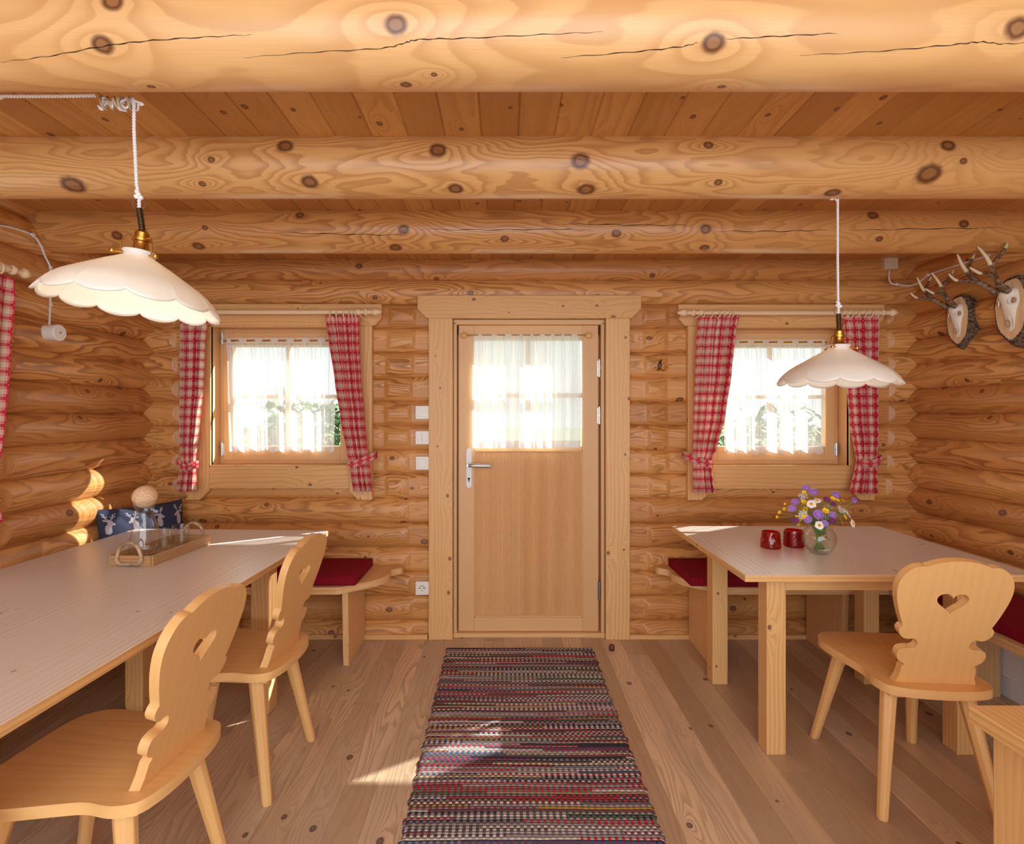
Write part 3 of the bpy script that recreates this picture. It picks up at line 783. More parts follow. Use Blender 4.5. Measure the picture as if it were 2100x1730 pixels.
def sheer(label, Y, x0, x1, zt, zb, seed):
    mapf = lambda x, d, z: Vector((x, Y+d, z)); base = Vector(((x0+x1)/2, Y, zb))
    t = thing('lace_curtain', label, 'curtain', base); mp = lambda x, d, z: mapf(x, d, z)-base
    w = 1.15
    cloth('voile', mp, [(zt-.048, x0+.0), (zt-.1, x0+.008), (zb, x0+.02)], [(zt-.048, x1), (zb, x1-.012)], 7, zt-.048, zb+.028, w, M['sheer'], t, amp=.010, seed=seed, solid=0, nu=120, nv=30)
    # scalloped lace hem
    cloth('lace_hem', mp, [(zb+.03, x0+.02), (zb, x0+.02)], [(zb+.03, x1-.012), (zb, x1-.012)], 7, zb+.03, zb, w, M['lace'], t, amp=.010, seed=seed, solid=0, nu=160, nv=5, zb=lambda s: .012*abs(math.cos(PI*s*11)))
    # crochet header with the slots where the rod shows
    bm = bmesh.new(); uvl = bm.loops.layers.uv.new('UVMap'); n = 7; cells = 26; rows_ = 12
    H = .055
    W0 = x1-x0
    g = [[bm.verts.new(mp(x0+W0*i/(n*cells), .003*math.sin(2*PI*i/cells)-.002, zt-H*j/rows_)) for i in range(n*cells+1)] for j in range(rows_+1)]
    for j in range(rows_):
        for i in range(n*cells):
            c = (i % cells)/cells
            hole = (.2 < c < .8 and 2 <= j <= 4 and not (j == 3 and (c < .24 or c > .76))) or (j == 8 and i % 3 != 0 and .08 < c < .92) or (.04<c<.08 and 6<j)
            if hole: continue
            f = bm.faces.new((g[j][i], g[j+1][i], g[j+1][i+1], g[j][i+1])); f.smooth = True
            for l in f.loops: l[uvl].uv = (l.vert.co.x, l.vert.co.z)
    finish(bm, 'lace_header', M['lace'], t)
    bm = bmesh.new(); tube(bm, [mp(x0-.025, .008, zt-.018), mp(x1+.02, .008, zt-.018)], .004, 8)
    finish(bm, 'thin_rod', M['brass'], t, smooth=True)
    return t
def build_curtains():
    Yr = 3.225
    mf = lambda x, d, z: Vector((x, Yr+d, z))
    X = lambda px: (px-CX)*Yr/F
    Z = lambda py: CZ-(py-CY)*Yr/F
    zr = Z(639.5)
    rod('pale turned wood curtain rod above the left window', mf, X(362), X(762), zr)
    rod('pale turned wood curtain rod above the right window', mf, X(1410), X(1822), Z(641))
    checked_curtain('red checked cotton curtain hanging at the left side of the left window', Yr,
        [(367,647),(368,760),(367,870),(369,930),(371,950),(366,970),(360,1007)], [(425,647),(419,700),(415,800),(408,870),(402,925),(400,950),(401,975),(401,1007)], 5, .42, Z(950),
        [(369,944),(384,957),(402,952)], zr, [X(p) for p in (375,389,399,408,416)], 1)
    checked_curtain('red checked cotton curtain slanting down the right side of the left window', Yr,
        [(669,647),(677,700),(689,780),(700,860),(712,930),(718,953),(720,975),(725,1007)], [(738,647),(738,700),(742,780),(749,860),(754,920),(758,945),(761,975),(765,1007)], 5, .46, Z(948),
        [(717,953),(735,948),(755,940),(771,933)], zr, [X(p) for p in (677,690,704,715,722,729)], 3, hook=.0)
    checked_curtain('red checked cotton curtain at the left side of the right window, tied toward the door', Yr,
        [(1434,647),(1429,700),(1426,780),(1423,870),(1422,940),(1423,1010)], [(1517,647),(1511,680),(1502,760),(1488,850),(1470,920),(1459,948),(1462,975),(1466,1010)], 5, .52, Z(944),
        [(1458,951),(1440,948),(1420,940),(1402,932)], Z(641), [X(p) for p in (1441,1457,1472,1482,1493,1500)], 5, hook=.0)
    checked_curtain('red checked cotton curtain at the right side of the right window beside the log wall', Yr,
        [(1729,647),(1733,680),(1738,740),(1741,800),(1745,860),(1754,915),(1758,945),(1755,965),(1746,1011)], [(1802,647),(1799,700),(1799,800),(1799,900),(1797,945),(1797,975),(1798,1011)], 5, .46, Z(945),
        [(1757,947),(1778,950),(1798,944),(1803,937)], Z(641), [X(p) for p in (1733,1744,1756,1770,1783,1796)], 7, hook=.0)
    sheer('white voile half curtain with lace header in the left window', 3.408, -1.735, -1.045, 1.852, 1.130, 2)
    sheer('white voile half curtain with lace header in the right window, behind the lamp', 3.408, 1.362, 2.012, 1.842, 1.120, 4)
    # left wall
    ml = lambda y, d, z: Vector((-2.075-d, y, z))
    rod('pale turned wood curtain rod on the left wall', ml, 1.12, 2.33, 1.985, fin=(1, 1))
    zt, zb = 1.95, .935
    checked_curtain('red checked cotton curtain on the left wall at the left edge of the photo', 0,
        [(zt, 1.98), (1.5, 1.985), (1.1, 2.0), (zb, 1.99)], [(zt, 2.295), (1.6, 2.27), (1.3, 2.24), (1.13, 2.215), (1.05, 2.20), (zb, 2.235)], 6, .55, 1.10,
        [(2.0, 1.10), (2.1, 1.11), (2.215, 1.125)], 1.985, [2.02,2.07,2.12,2.16,2.2,2.24], 9, mapf=ml, along=(0,1,0))
    # door curtain
    base = Vector((.14, 3.345, 1.167)); t = thing('door_curtain', 'short gathered white voile curtain over the door pane', 'curtain', base)
    mp = lambda x, d, z: Vector((x, 3.345+d, z))-base
    cloth('voile', mp, [(1.866, -.190), (1.5, -.197), (1.167, -.192)], [(1.866, .470), (1.5, .474), (1.167, .474)], 9, 1.866, 1.167, 1.2, M['doorsheer'], t, amp=.009, seed=11, solid=0, nu=200, nv=40)
    cloth('hem', mp, [(1.21, -.196), (1.167, -.192)], [(1.21, .474), (1.167, .474)], 9, 1.212, 1.166, 1.2, M['lace'], t, amp=.0088, seed=11, solid=0, nu=160, nv=4)
    t2 = thing('door_curtain_rod', 'thin brass curtain rod with round end knobs on the door', 'curtain rod', (.14, 3.345, 1.860))
    bm = bmesh.new(); tube(bm, [(-.385, 0, 0), (.385, 0, 0)], .003, 8); finish(bm, 'rod', M['brass'], t2, smooth=True)
    for s in (-1, 1):
        bm = bmesh.new(); lathe(bm, [(0,-.012),(.010,-.011),(.019,-.004),(.02,.004),(.012,.012),(.010,.027),(.013,.031)], 20, (s*.385, 0, 0), 'y')
        finish(bm, 'knob', M['leg'], t2, grain=0, smooth=True)

# ------------------------------------------------------------ chairs, tables, benches
def rot_toward(a, b):
    return Vector((0,0,1)).rotation_difference((Vector(b)-Vector(a)).normalized()).to_matrix().to_4x4()
def tapered_leg(name, top, foot, r0, r1, parent, mat):
    bm = bmesh.new()
    top, foot = Vector(top), Vector(foot); d = foot-top; L = d.length
    n = 8; prof = [(r0, 0), (r0, L*.08), (r1*1.08, L*.72), (r1, L*.97), (r1*.93, L)]
    rings = []
    for r_, h in prof:
        rings.append([bm.verts.new((r_*math.cos(PI/8+2*PI*k/n)*1.05, r_*math.sin(PI/8+2*PI*k/n), h)) for k in range(n)])
    for a, b in zip(rings, rings[1:]):
        for k in range(n): bm.faces.new((a[k], a[(k+1)%n], b[(k+1)%n], b[k]))
    bm.faces.new(rings[0][::-1]); bm.faces.new(rings[-1])
    o = finish(bm, name, M[mat], parent, grain=2, bevel=.003)
    mx = Matrix.Translation(top) @ rot_toward(top, foot)
    o.data.transform(mx)
    for v in o.data.vertices:           # feet sawn level with the floor
        if v.co.z < foot.z+.012 and foot.z < .02: v.co.z = max(foot.z, v.co.z) if v.co.z > foot.z+.006 else foot.z
    return o
def make_chair(label):
    t = thing('dining_chair', label, 'chair')
    zs = .455
    right = [(0,.245),(.10,.243),(.17,.228),(.208,.185),(.216,.13),(.209,.07),(.196,.01),(.185,-.04),(.178,-.075),(.177,-.105),(.182,-.135),(.184,-.162),(.178,-.195),(.160,-.222),(.11,-.240),(.05,-.247),(0,-.249)]
    cm = catmull([(x, y, 0) for x, y in right], 4)
    loop = mirror_outline([(p.x if abs(p.x) > 1e-4 else 0, p.y) for p in cm])
    bm = bmesh.new(); prism(bm, [loop], .03, Matrix.Translation((0, 0, zs-.03)))
    finish(bm, 'seat', M['chair'], t, grain=1, bevel=.006, smooth=True, angle=30)
    # back board
    r = [(0,.440),(.035,.438),(.07,.430),(.098,.419),(.106,.421),(.128,.417),(.152,.400),(.168,.375),(.174,.345),(.170,.31),(.160,.275),(.149,.245),(.139,.222),(.136,.214),(.143,.206),(.145,.194),(.138,.180),(.126,.170),(.112,.167),(.094,.169),(.082,.158),(.081,.144),(.092,.134),(.112,.134),(.131,.128),(.138,.112),(.134,.094),(.121,.082),(.111,.077),(.109,.070),(.116,.064),(.119,.03),(.130,.0),(0,0)]
    segs = []
    P1 = catmull([(x, y, 0) for x, y in r[:4]], 4)+catmull([(x, y, 0) for x, y in r[4:13]], 3)+catmull([(x, y, 0) for x, y in r[13:28]], 3)+[Vector((x, y, 0)) for x, y in r[28:]]
    loop = []
    for p in P1:
        q = (round(p.x, 5), round(p.y, 5))
        if not loop or (q[0]-loop[-1][0])**2+(q[1]-loop[-1][1])**2 > 1e-7: loop.append(q)
    loop = mirror_outline(loop)
    heart = []
    for k in range(36):
        a = 2*PI*k/36
        hx = 16*math.sin(a)**3; hy = 13*math.cos(a)-5*math.cos(2*a)-2*math.cos(3*a)-math.cos(4*a)
        heart.append((hx*.0030, .300+hy*.0025))
    bm = bmesh.new()
    tilt = Matrix.Translation((0, -.178, zs-.004)) @ Matrix.Rotation(R(15), 4, 'X') @ Matrix.Diagonal((1.02, 1, 1.075, 1)) @ Matrix.Translation((0, -.013, 0)) @ TOXZ
    prism(bm, [loop, heart], .026)
    o = finish(bm, 'backrest', M['chair'], t, grain=1, bevel=.0035, smooth=True, angle=30)
    o.data.transform(tilt)
    for s in (-1, 1):
        bm = bmesh.new(); box(bm, s*.125-.024, s*.125+.024, -.20, .185, zs-.052, zs-.03)
        finish(bm, 'batten', M['chair'], t, grain=1, bevel=.006)
    for sx in (-1, 1):
        tapered_leg('leg', (sx*.125, -.15, zs-.04), (sx*.188, -.222, 0), .0265, .0185, t, 'chair')
        tapered_leg('leg', (sx*.135, .145, zs-.04), (sx*.195, .245, 0), .0265, .0185, t, 'chair')
    return t
def leg_box(x0, x1, y0, y1, z0, z1, parent, mat='leg', name='leg'):
    return boxobj(name, x0, x1, y0, y1, z0, z1, M[mat], parent, 2, .004)
def build_table(label, cx, cy, rz, w, l, legs, lw=.078, th=.028, h=.75, apron=True, group=None, topmat='table'):
    """w along local x, l along local y; legs: list of (x, y) of leg centres"""
    t = thing('dining_table', label, 'table', (cx, cy, 0), rz)
    tp = boxobj('tabletop', -w/2, w/2, -l/2, l/2, h-th, h, M[topmat], t, 1, .004)
    tp.data.materials.append(M['leg'])
    for p in tp.data.polygons: p.material_index = 0 if p.normal.z > .5 else 1
    for x, y in legs: leg_box(x-lw/2, x+lw/2, y-lw/2, y+lw/2, 0, h-th, t)
    if apron:
        xa, xb = min(p[0] for p in legs), max(p[0] for p in legs); ya, yb = min(p[1] for p in legs), max(p[1] for p in legs)
        for y in (ya, yb): boxobj('apron', xa+lw/2, xb-lw/2, y-.012, y+.012, h-th-.065, h-th, M['leg'], t, 0)
        for x in (xa, xb): boxobj('apron', x-.012, x+.012, ya+lw/2, yb-lw/2, h-th-.065, h-th, M['leg'], t, 1)
    return t
def bench_end_profile(tipx, s, yw, yf, inx):
    """plan outline of the carved end, s=+1: the tip points to +x"""
    k = lambda a: tipx-s*a
    return [(k(0), yw), (k(-.0), yw-.062), (k(.03), yw-.085), (k(.055), yw-.11), (k(.058), yw-.14), (k(.05), yw-.17), (k(.055), yw-.22), (k(.085), yw-.28), (k(.13), yw-.33), (k(.19), yw-.375), (k(.26), yf+.004), (k(.32), yf)]
def build_benches():
    zt, th = .452, .038; yw, yf = 3.332, 2.895
    # left bench: back wall and round the corner along the left wall
    t = thing('corner_bench', 'pine corner bench with carved end, left of the door', 'bench', (-1.4, 3.1, 0))
    o = Vector(t.location)
    prof = catmull([(x, y, 0) for x, y in bench_end_profile(-.610, 1, yw, yf, 0)], 4)
    xl = XL+.045
    loop = [(p.x-o.x, p.y-o.y) for p in prof]+[(xl+.43-o.x, yf-o.y), (xl+.43-o.x, .5-o.y), (xl-o.x, .5-o.y), (xl-o.x, yw-o.y)]
    bm = bmesh.new(); prism(bm, [loop], th, Matrix.Translation((0, 0, zt-th)))
    finish(bm, 'seat_board', M['bench'], t, grain=0, bevel=.006, smooth=True, angle=30)
    bm = bmesh.new(); x = -.868
    prism(bm, [[(-.37+.0, 0), (.34-.36+.36-.0, 0), (.34, 0.0), (.34, zt-th), (-.345, zt-th)][0:1]+[(.0, 0), (0, zt-th), (-.335, zt-th)]], .03)
    bm.free()
    def plank_leg(par, oo, x, w=.032, ya=yf+.075, yb=yw-.02, yt=None):
        bm = bmesh.new(); lp = [(ya+.0, 0), (yb, 0), (yb, zt-th), (ya-.02, zt-th)]
        mx = Matrix(((0,0,1,x-w/2-oo.x),(1,0,0,-oo.y),(0,1,0,0),(0,0,0,1)))
        prism(bm, [lp], w, mx); bmesh.ops.recalc_face_normals(bm, faces=bm.faces[:])
        finish(bm, 'leg', M['bench'], par, grain=2, bevel=.003)
    plank_leg(t, o, -.862); plank_leg(t, o, -1.62)
    for y in (.8, 1.7): boxobj('leg', xl+.02-o.x, xl+.36-o.x, y-.016-o.y, y+.016-o.y, 0, zt-th, M['bench'], t, 2)
    # right bench
    t = thing('corner_bench', 'pine corner bench with carved end, right of the door', 'bench', (1.8, 3.1, 0))
    o = Vector(t.location); xr = XR-.045
    prof = catmull([(x, y, 0) for x, y in bench_end_profile(.922, -1, yw, yf, 0)], 4)
    loop = [(p.x-o.x, p.y-o.y) for p in prof]+[(xr-.44-o.x, yf-o.y), (xr-.44-o.x, .9-o.y), (xr-o.x, .9-o.y), (xr-o.x, yw-o.y)]
    bm = bmesh.new(); prism(bm, [loop], th, Matrix.Translation((0, 0, zt-th)))
    finish(bm, 'seat_board', M['bench'], t, grain=0, bevel=.006, smooth=True, angle=30)
    plank_leg(t, o, 1.143); plank_leg(t, o, 1.859)
    for y in (2.66, 1.3): boxobj('leg', xr-.20-o.x, xr-.075-o.x, y-.016-o.y, y+.016-o.y, 0, zt-th, M['bench'], t, 2)
    # felt cushions
    def cushion(label, x0, x1, y0, y1):
        bm = bmesh.new(); cxm, cym = (x0+x1)/2, (y0+y1)/2
        g = box(bm, x0-cxm, x1-cxm, y0-cym, y1-cym, 0, .048)
        bmesh.ops.bevel(bm, geom=bm.edges[:], offset=.012, segments=4, profile=.6, affect='EDGES')
        ob = finish(bm, 'seat_cushion', M['red'], smooth=True, angle=60); ob.location = (cxm, cym, zt)
        return tag(ob, label, 'cushion')
    cushion('burgundy seat cushion on the bench left of the door', -1.64, -.795, 2.92, 3.31)
    cushion('burgundy seat cushion on the bench right of the door, behind the table leg', 1.0, 2.0, 2.91, 3.31)
    cushion('burgundy seat cushion on the side bench at the right edge of the photo', 2.085, 2.49, 1.35, 2.80)
    # white skirting heater under the right bench
    t = thing('convector_heater', 'low white heater on the right wall under the side bench', 'heater', (2.475, 1.75, 0))
    boxobj('cover', -.045, .01, -.85, 1.20, .10, .33, M['whitepaint'], t, 1, .006)
    boxobj('foot_rail', -.03, .01, -.85, 1.20, 0, .10, M['whitepaint'], t, 1, .002)
def build_furniture():
    c = make_chair('pale pine chair with heart cutout, nearest on the left, under the long table')
    c.location = (-1.075, 1.475, 0); c.rotation_euler.z = R(86)
    c2 = copy_tree(c); c2.location = (-1.045, 2.12, 0); c2.rotation_euler.z = R(86.5)
    c2['label'] = 'pale pine chair with heart cutout, second at the long table, nearer the door wall'
    c3 = copy_tree(c); c3.location = (1.495, 2.055, 0); c3.rotation_euler.z = R(-5)
    c3['label'] = 'pale pine chair with heart cutout, seen from behind at the square table on the right'
    build_table('long whitewashed pine table on the left, with the tray on it', -1.520, 1.86, R(-2.4), 1.07, 2.18,
        [(-.22, .69), (.375, .69), (-.22, -.70), (.375, -.70)], lw=.085)
    build_table('whitewashed pine table on the right, with flowers on it', 1.517, 2.578, 0, 1.154, .924,
        [(-.416, -.345), (.354, -.345), (-.416, .225), (.354, .225)])
    t = build_table('honey pine table whose corner pokes in at the bottom right', 1.512, .73, 0, 1.02, .892,
        [(-.405, .375), (.40, .375), (-.405, -.36), (.40, -.36)], lw=.12, th=.035, topmat='leg')
    build_benches()
    # rug
    bm = bmesh.new(); uvl = bm.loops.layers.uv.new('UVMap'); nx, ny = 60, 160; x0, x1, y0, y1 = -.335, .520, 1.15, 3.19
    g = []
    for j in range(ny+1):
        y = y0+(y1-y0)*j/ny; row = []
        for i in range(nx+1):
            x = x0+(x1-x0)*i/nx
            if i in (0, nx): x += .004*math.sin(y*61)+.003*math.sin(y*143)
            z = .011+.0012*math.sin(x*9+y*4)
            if i in (0, nx) or j in (0, ny): z = .004
            row.append(bm.verts.new((x-.09, y-2.17, z)))
        g.append(row)
    for j in range(ny):
        for i in range(nx):
            f = bm.faces.new((g[j][i], g[j][i+1], g[j+1][i+1], g[j+1][i])); f.smooth = True
            for l in f.loops: l[uvl].uv = (l.vert.co.x+3, l.vert.co.y+5)
    e = [g[0][i] for i in range(nx+1)]+[g[j][nx] for j in range(1, ny+1)]+[g[ny][i] for i in range(nx-1, -1, -1)]+[g[j][0] for j in range(ny-1, 0, -1)]
    low = [bm.verts.new((v.co.x, v.co.y, .0005)) for v in e]
    for i in range(len(e)):
        f = bm.faces.new((e[i], low[i], low[(i+1)%len(e)], e[(i+1)%len(e)]))
        for l in f.loops: l[uvl].uv = (l.vert.co.x+3, l.vert.co.y+5)
    o = finish(bm, 'rag_rug', M['rug']); o.location = (.09, 2.17, 0)
    tag(o, 'multicoloured striped woven rag runner on the floor before the door', 'rug')
    # door stop
    t = thing('door_stop', 'small dark brown ball door stop on the floor right of the door', 'door stop', (.63, 3.17, 0))
    bm = bmesh.new(); lathe(bm, [(0,0),(.011,0),(.0155,.006),(.0175,.016),(.0155,.027),(.009,.034),(0,.036)], 20)
    finish(bm, 'knob', M['brownball'], t, smooth=True)
    bm = bmesh.new(); lathe(bm, [(0,0),(.016,0),(.016,.003),(0,.003)], 20); finish(bm, 'base_washer', M['bronze'], t)
# ------------------------------------------------------------ lamps and cables
def twisted(bm, pts, r=.0021, pitch=.016, n=6):
    """two strands twisted round a path"""
    P = [Vector(p) for p in pts]; L = [0]
    for a, b in zip(P, P[1:]): L.append(L[-1]+(b-a).length)
    N = max(8, int(L[-1]/pitch*8)); res = []
    j = 0
    for k in range(N+1):
        s = L[-1]*k/N
        while j < len(L)-2 and L[j+1] < s: j += 1
        t = (s-L[j])/max(1e-9, L[j+1]-L[j]); res.append((P[j].lerp(P[j+1], t), (P[j+1]-P[j]).normalized(), s))
    for ph in (0, PI):
        pts2 = []
        for p, d, s in res:
            a, b = frame_of(d if abs(d.z) < .9 else Vector((d.x, d.y, d.z)))
            pts2.append(p+(a*math.cos(2*PI*s/pitch+ph)+b*math.sin(2*PI*s/pitch+ph))*r*.85)
        tube(bm, pts2, r, n)
def pendant(label, loc, ztop, tiltx, tilty, lobes=12, R0=.198):
    """loc = centre of the shade rim; cord goes straight up to ztop"""
    x, y, z = loc
    t = thing('pendant_lamp', label, 'lamp', (x, y, z))
    tm = Matrix.Rotation(R(tilty), 4, 'Y') @ Matrix.Rotation(R(tiltx), 4, 'X')
    # shade
    bm = bmesh.new(); n = 240; rings = []
    prof = [(.040,.124),(.036,.119),(.033,.113),(.036,.108),(.050,.100),(.075,.086),(.100,.071),(.125,.056),(.145,.044),(.160,.034),(.172,.024),(.183,.013),(.191,.003),(.197,-.006),(.201,-.014)]
    for i, (r_, h) in enumerate(prof):
        q = max(0, (r_-.150)/.05) if i > 4 else 0
        ring = []
        for k in range(n):
            a = 2*PI*k/n; lob = abs(math.sin(lobes*a/2))
            rr = r_*(1+.035*q*q*(lob-.5)); hh = h-.015*q*q*(lob**.6-.5)
            ring.append(bm.verts.new(tm @ Vector((rr*math.cos(a)*R0/.2, rr*math.sin(a)*R0/.2, hh))))
        rings.append(ring)
    for a, b in zip(rings, rings[1:]):
        for k in range(n): bm.faces.new((a[k], a[(k+1)%n], b[(k+1)%n], b[k]))
    sh = finish(bm, 'lamp_shade', M['opal'], t, smooth=True, angle=0, solid=.0035)
    # brass gallery and holder
    bm = bmesh.new()
    lathe(bm, [(.024,.112),(.034,.112),(.035,.122),(.030,.128),(.020,.130),(.0165,.136),(.0165,.150),(.0205,.152),(.0205,.160),(.0165,.162),(.0165,.174),(.012,.180),(.006,.182),(0,.182)], 28)
    for k in range(3):
        a = 2*PI*k/3-.35
        d = Vector((math.cos(a), math.sin(a), 0))
        tube(bm, [d*.034+Vector((0,0,.115)), d*.056+Vector((0,0,.113))], .0028, 8)
        lathe(bm, [(0,-.006),(.006,-.004),(.007,0),(.006,.004),(0,.006)], 12, d*.058+Vector((0,0,.113)), 'z')
        tube(bm, catmull([d*.020+Vector((0,0,.160)), d*.034+Vector((0,0,.158)), d*.041+Vector((0,0,.140)), d*.0415+Vector((0,0,.112))], 4), .0016, 6)
    for v in bm.verts: v.co = tm @ v.co
    finish(bm, 'brass_holder', M['brass'], t, smooth=True)
    bm = bmesh.new(); ax = tm @ Vector((0,0,1)); b0 = tm @ Vector((0,0,.178))
    ztopl = b0.z+.060
    neck = Vector((b0.x*.6, b0.y*.6, ztopl))
    tube(bm, [b0, neck], .0062, 12)
    for k in range(9): torus(bm, b0.lerp(neck, (k+.5)/9), neck-b0, .0065, .0022, 14, 6)
    finish(bm, 'spring_sleeve', M['bronze'], t, smooth=True)
    bm = bmesh.new(); torus(bm, neck+Vector((0,0,.013)), (0, 1, 0), .0165, .0014, 24, 6)
    finish(bm, 'cord_ring', M['steel'], t, smooth=True)
    bm = bmesh.new(); top = Vector((0, 0, ztop-z))
    twisted(bm, [neck, neck+Vector((0,0,.03)), Vector((neck.x*.5, neck.y*.5, neck.z+.06)), Vector((0, 0, neck.z+.2)), top], r=.0026)
    for k, (dx, dz) in enumerate(((-.006, .030), (.006, .027), (0, .036), (-.004, .042))):
        bmesh.ops.create_icosphere(bm, subdivisions=2, radius=.0062, matrix=Matrix.Translation(neck+Vector((dx, -.002, dz))))
    finish(bm, 'cord', M['cord'], t, smooth=True, angle=0)
    bm = bmesh.new(); c = tm @ Vector((0,0,.062))
    lathe(bm, [(0,-.030),(.014,-.027),(.024,-.014),(.026,.0),(.021,.014),(.013,.026),(.012,.045)], 20, c)
    finish(bm, 'bulb', M['bulb'], t, smooth=True)
    return t
def clip_mesh(bm, p, nrm, along):
    nrm = Vector(nrm).normalized(); p = Vector(p)
    torus(bm, p+nrm*.004, nrm, .0065, .0032, 14, 8)
    tube(bm, [p-nrm*.01, p+nrm*.006], .0035, 8)
    bmesh.ops.create_icosphere(bm, subdivisions=2, radius=.0055, matrix=Matrix.Translation(p+nrm*.002-Vector(along).normalized()*.008))
def cable(label, pts, clips, nrm, extra=None, group=None):
    o = thing('lamp_cable', label, 'cable', pts[0]); b = Vector(o.location)
    bm = bmesh.new(); twisted(bm, [p-b for p in catmull(pts, 6)], r=.0026); finish(bm, 'cord', M['cord'], o, smooth=True, angle=0)
    for c, al in clips:
        bm = bmesh.new(); clip_mesh(bm, Vector(c)-b, nrm, al); finish(bm, 'clip', M['white'], o, smooth=True, angle=0)
    return o
def build_lamps():
    pendant('white fluted glass pendant lamp above the long table, hanging tilted on the left', (-.952, 1.40, 1.672), 2.19, -2.5, 5.5)
    pendant('white fluted glass pendant lamp on the right, above the square table', (1.213, 1.975, 1.503), 2.158, 0, 1.5, R0=.196)
    # hooks
    t = thing('cord_hook', 'small hook under the middle beam holding the right lamp cord', 'hook', (1.205, 1.975, 2.158))
    bm = bmesh.new(); tube(bm, catmull([(0,0,.02),(0,0,0),(.006,0,-.007),(.012,0,-.002)], 4), .0022, 8); lathe(bm, [(0,.004),(.008,.004),(.009,0),(.004,-.004),(0,-.004)], 14, (-.012, 0, 0))
    finish(bm, 'hook', M['white'], t, smooth=True)
    # bundle of cord on the first beam
    base = Vector((-.99, 1.402, 2.185))
    t = thing('cord_coil', 'knotted bundle of spare lamp cord behind the nearest beam', 'cord', base)
    bm = bmesh.new(); rnd = random.Random(3); pts = []
    for k in range(46):
        a = k/46; pts.append(Vector((-.055+.11*a+rnd.uniform(-.012,.012), rnd.uniform(-.004,.016), rnd.uniform(-.016,.014)-.004)))
    tube(bm, catmull(pts, 4), .0028, 6); finish(bm, 'coiled_cord', M['cord'], t, smooth=True, angle=0)
    bm = bmesh.new(); rnd = random.Random(5)
    for k in range(5): torus(bm, (-.045+k*.017, .004, -.004), (1, rnd.uniform(-.4,.4), rnd.uniform(-.4,.4)), .014, .0032, 16, 6)
    finish(bm, 'wrapped_loop', M['horn'], t, smooth=True)
    pts = [Vector((x, 1.398, 2.196-.002*math.sin(x*9))) for x in (-2.15,-1.8,-1.5,-1.3,-1.15,-1.05)]
    cable('white twisted cable running along the nearest beam on the left', pts, [(pts[3], (1,0,0)), (pts[1], (1,0,0))], (0, .4, -1))
    # left wall cable ending in the round box
    xl = XL+.050
    def WL(px, py): 
        Y = xl*F/(px-CX); return Vector((xl, Y, CZ-(py-CY)*Y/F))
    lp = [(-70,446),(-20,458),(30,468),(67,482),(82,500),(92,524),(103,549),(103,585),(103,624),(102,650),(101,668)]
    cable('white twisted cable down the left log wall to the round box', [WL(*p) for p in lp], [(WL(67,482), (0,1,-.3)), (WL(103,549), (0,.4,-1)), (WL(103,624), (0,0,-1))], (1,0,0))
    c = WL(100, 682); c.x = XL+.035
    t = thing('junction_box', 'round white junction box on the left log wall', 'junction box', c)
    bm = bmesh.new(); lathe(bm, [(0,0),(.037,0),(.037,.050),(.039,.052),(.039,.066),(.036,.070),(0,.070)], 32, (0,0,0), 'x'); finish(bm, 'housing', M['white'], t, smooth=True)
    bm = bmesh.new(); lathe(bm, [(0,.070),(.005,.070),(.004,.0725),(0,.0725)], 12, (0,0,0), 'x'); finish(bm, 'screw', M['steel'], t)
    # right side: box on the back wall, cable along back wall then right wall
    c = W(1820, 541, YS-.022)
    t = thing('junction_box', 'square cream junction box high on the door wall at right', 'junction box', c)
    boxobj('housing', -.040, .040, -.038, .03, -.040, .040, M['cream'], t, 0, .003)
    boxobj('cover', -.034, .034, -.043, -.038, -.034, .034, M['cream'], t, 0, .002)
    xr = XR-.048
    def WR(px, py):
        Y = xr*F/(px-CX); return Vector((xr, Y, CZ-(py-CY)*Y/F))
    yb = YS-.045
    pts = [W(1824, 555, yb), W(1823, 570, yb), W(1828, 581, yb), W(1840, 583, yb), W(1860, 586, yb-.01), WR(1882, 581), WR(1904, 564), WR(1950, 548), WR(2028, 523), WR(2070, 510), WR(2110, 498), WR(2180, 470)]
    cable('white twisted cable from the cream box along the right log wall above the antlers', pts, [(W(1840, 583, yb), (1,0,0)), (WR(1904, 564), (0,-1,.3)), (WR(2028, 523), (0,-1,.3))], (-1,-.3,0))

